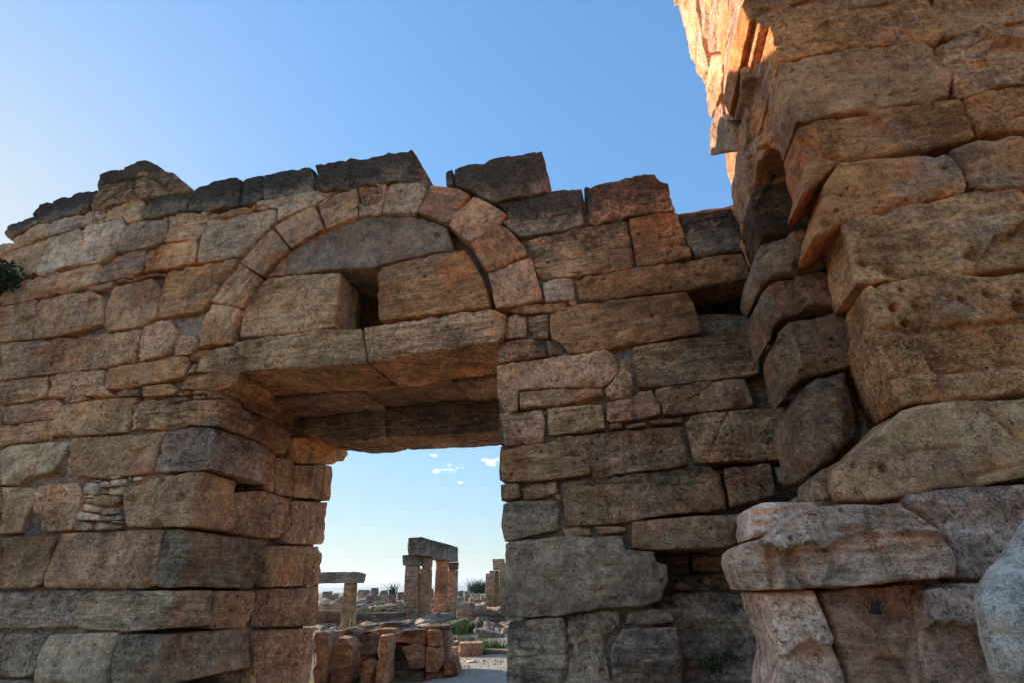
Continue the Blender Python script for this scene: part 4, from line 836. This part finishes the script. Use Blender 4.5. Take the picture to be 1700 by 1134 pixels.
# rubble strewn over the ground further out: six stones modelled, the rest are copies
rub = []
for k in range(6):
    a = random.uniform(.35, .6)
    o = B(PW(0, 0, 0), None, [(-a, -.1), (a * .9, -.1), (a * random.uniform(.7, 1), random.uniform(.25, .5)), (a * random.uniform(-.3, .3), random.uniform(.35, .6)), (-a * random.uniform(.7, 1), random.uniform(.2, .45))],
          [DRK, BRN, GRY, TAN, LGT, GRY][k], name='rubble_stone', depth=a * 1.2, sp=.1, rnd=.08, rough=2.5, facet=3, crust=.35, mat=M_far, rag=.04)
    rub.append(o)
spots = []
while len(spots) < 270:
    D = random.uniform(17, 70) if random.random() < .75 else random.uniform(16, 36); q = random.uniform(-.36, .02)
    x = q * D
    if D < 22 and x > -3.2: continue
    spots.append((x, D))
for i, (x, y) in enumerate(spots):
    o = rub[i] if i < 6 else rub[i % 6].copy()
    if i >= 6: COL.objects.link(o)
    f_ = min(1, max(0, (y - 24) / 30)); sc = random.uniform(.5, 1.3) * (1 + y / 90)
    o.location = (x, y, f_ * .5 + .05 * sc); o.rotation_euler = (random.uniform(-.2, .2), random.uniform(-.2, .2), random.uniform(0, 6.28)); o.scale = (sc, sc, sc * random.uniform(.6, 1))
    o['label'] = spot_label(x, y, "bigger" if sc > 1.35 else "small", ["dark", "brown", "grey", "tan", "pale", "ashen"][i % 6], "rubble stone"); o['category'] = 'stone'; o['group'] = 'rubble stones strewn beyond the gate'

# ------------------------------------------------------------------ plants
def tuft(name, x, y, z, n, hgt, spread, mat, label, cat, lean=.4, wdt=.012, parent=None):
    V = []; F = []
    for k in range(n):
        a = random.uniform(0, 6.28); r = spread * math.sqrt(random.random()); bx, by = x + r * math.cos(a), y + r * math.sin(a)
        h = hgt * random.uniform(.5, 1); la = random.uniform(0, 6.28); ll = lean * h * random.uniform(.2, 1); ux, uy = math.cos(la), math.sin(la); wa = random.uniform(0, 3.14); wx, wy = math.cos(wa) * wdt, math.sin(wa) * wdt
        b = len(V)
        for s_ in (0, .35, .7, 1.0):
            px_, py_, pz_ = bx + ux * ll * s_ ** 2, by + uy * ll * s_ ** 2, z + h * (s_ - .15 * s_ * s_); q = 1 - s_ * .95
            V += [(px_ - wx * q, py_ - wy * q, pz_), (px_ + wx * q, py_ + wy * q, pz_)]
        for s_ in range(3): F.append([b + 2 * s_, b + 2 * s_ + 1, b + 2 * s_ + 3, b + 2 * s_ + 2])
    o = addmesh(name, V, F, mat, parent, smooth=False)
    if label: tagtop(o, label, cat)
    return o
def pt(T, x, y, D):
    q = src(T, [(x, y)])[0]; a, z = BGP(D).unproj(*q); return a, z
for T, x, y, D, n, h, s, m, l in [(19, 600, 1090, 23, 200, .8, .5, M_grass, "tall green grass clump right of the portal's last pier"), (19, 720, 1070, 24, 300, .8, .9, M_leaf, "dark weedy bush beside the green grass clump"),
    (20, 1545, 300, 17, 160, .5, .3, M_grass, "bright green grass tuft behind the long kerb stone"), (20, 1640, 290, 17, 120, .35, .3, M_grass, "lower green tuft against the passage's right edge"),
    (20, 1300, 380, 18.5, 250, .7, .9, M_leaf, "dark low weeds behind the squat block"), (18, 820, 730, 29.5, 160, .4, .8, M_grass, "green grass strip on top of the long low wall"),
    (18, 560, 1000, 20, 14, 1.7, .25, M_dry, "few tall dry stalks bending beside the lone post"), (18, 230, 700, 29, 160, .35, 1.2, M_dry, "dry grass fringe on the rubble wall by the post"),
    (19, 845, 660, 62, 260, 1.9, 1.2, M_leaf, "dark spiky shrub on the skyline right of the portal"), (18, 1250, 430, 60, 50, 1.5, .4, M_leaf, "small dark conifer sprig on the skyline")]:
    a, z = pt(T, x, y, D)
    if z < 0: z = 0
    tuft('shrub' if m is M_leaf else 'grass_clump', a, D, z - .1, n, h, s, m, l, 'shrub' if m is M_leaf else 'grass', wdt=.012 * D / 12, lean=.9 if m is M_leaf else .5)
def leafy(name, pl, T, x, y, off, n, r, mat, label, stem=True):
    q = src(T, [(x, y)])[0]; a, z = pl.unproj(*q, off); c = pl.world([(a, z)], off, [0])[0]
    V = []; F = []
    for k in range(n):
        d = _rs.normal(size=3); d /= np.linalg.norm(d); d[2] *= .8; rr_ = r * random.random() ** .5; p = c + d * rr_
        t1 = _rs.normal(size=3); t1 /= np.linalg.norm(t1); t2 = np.cross(d, t1); t2 /= np.linalg.norm(t2) + 1e-9; l = r * .14
        b = len(V); V += [p - t1 * l, p + t2 * l * .5, p + t1 * l, p - t2 * l * .5]; F.append([b, b + 1, b + 2, b + 3])
    o = addmesh(name, V, F, mat, smooth=False); tagtop(o, label, 'plant')
leafy('wall_plant', Wp, 1, 25, 830, .12, 420, .42, M_leaf, "dark green plant growing out of the left wing's courses")
leafy('weed', Wp, 11, 1100, 1050, .05, 160, .13, M_leaf, "small dark weed at the foot of the hollow")
leafy('weed', Wp, 11, 1190, 1010, .02, 100, .09, M_leaf, "tiny dark weed in the crevice right of the other weed")
a_, z_ = Fp.unproj(*src(12, [(700, 760)])[0], .12); c_ = Fp.world([(a_, z_)], .12, [0])[0]
tuft('dry_twigs', c_[0], c_[1] - .03, c_[2] - .04, 60, .13, .03, M_twig, "dried spidery twigs stuck under the moulded cornice stone", 'plant', lean=1.6, wdt=.002)
def gravel():
    V = []; F = []
    for k in range(2600):
        y = random.uniform(12.5, 24); x = -1.2 + .6 * math.sin(y * .16) + (y - 8) * .05 + random.uniform(-2.2, 2.2); r_ = random.uniform(.012, .05) * random.random() ** .5 + .01
        b = len(V); a = random.uniform(0, 6.28)
        for j in range(4): V.append((x + r_ * math.cos(a + j * 1.57) * random.uniform(.6, 1.2), y + r_ * math.sin(a + j * 1.57) * random.uniform(.6, 1.2), .04))
        V.append((x, y, .075 + r_ * random.uniform(.3, .8)))
        for j in range(4): F.append([b + j, b + (j + 1) % 4, b + 4])
    o = addmesh("gravel", V, F, M_path, smooth=False); tagtop(o, "loose gravel and stone chips lying along the path", "gravel", kind='stuff')
gravel()
# small weeds and pebbles on the near ground are counted as ground cover
def cover():
    V = []; F = []
    for k in range(5200):
        y = random.uniform(15, 75); x = random.uniform(-.75, .35) * y
        if abs(x + 1) < 2 and y < 20: continue
        h = random.uniform(.06, .28) * (1 + y / 60); a = random.uniform(0, 3.14); w_ = .02 * (1 + y / 20); z = max(0, float(np.clip((y - 24) / 30, 0, 1)) * .55)
        b = len(V); V += [(x - math.cos(a) * w_, y - math.sin(a) * w_, z - .1), (x + math.cos(a) * w_, y + math.sin(a) * w_, z - .1), (x + random.uniform(-.1, .1), y + random.uniform(-.1, .1), z + h)]; F.append([b, b + 1, b + 2])
    o = addmesh("ground_cover", V, F, M_dry, smooth=False); tagtop(o, "sparse dry grass growing among the ruins", "grass", kind='stuff')
cover()
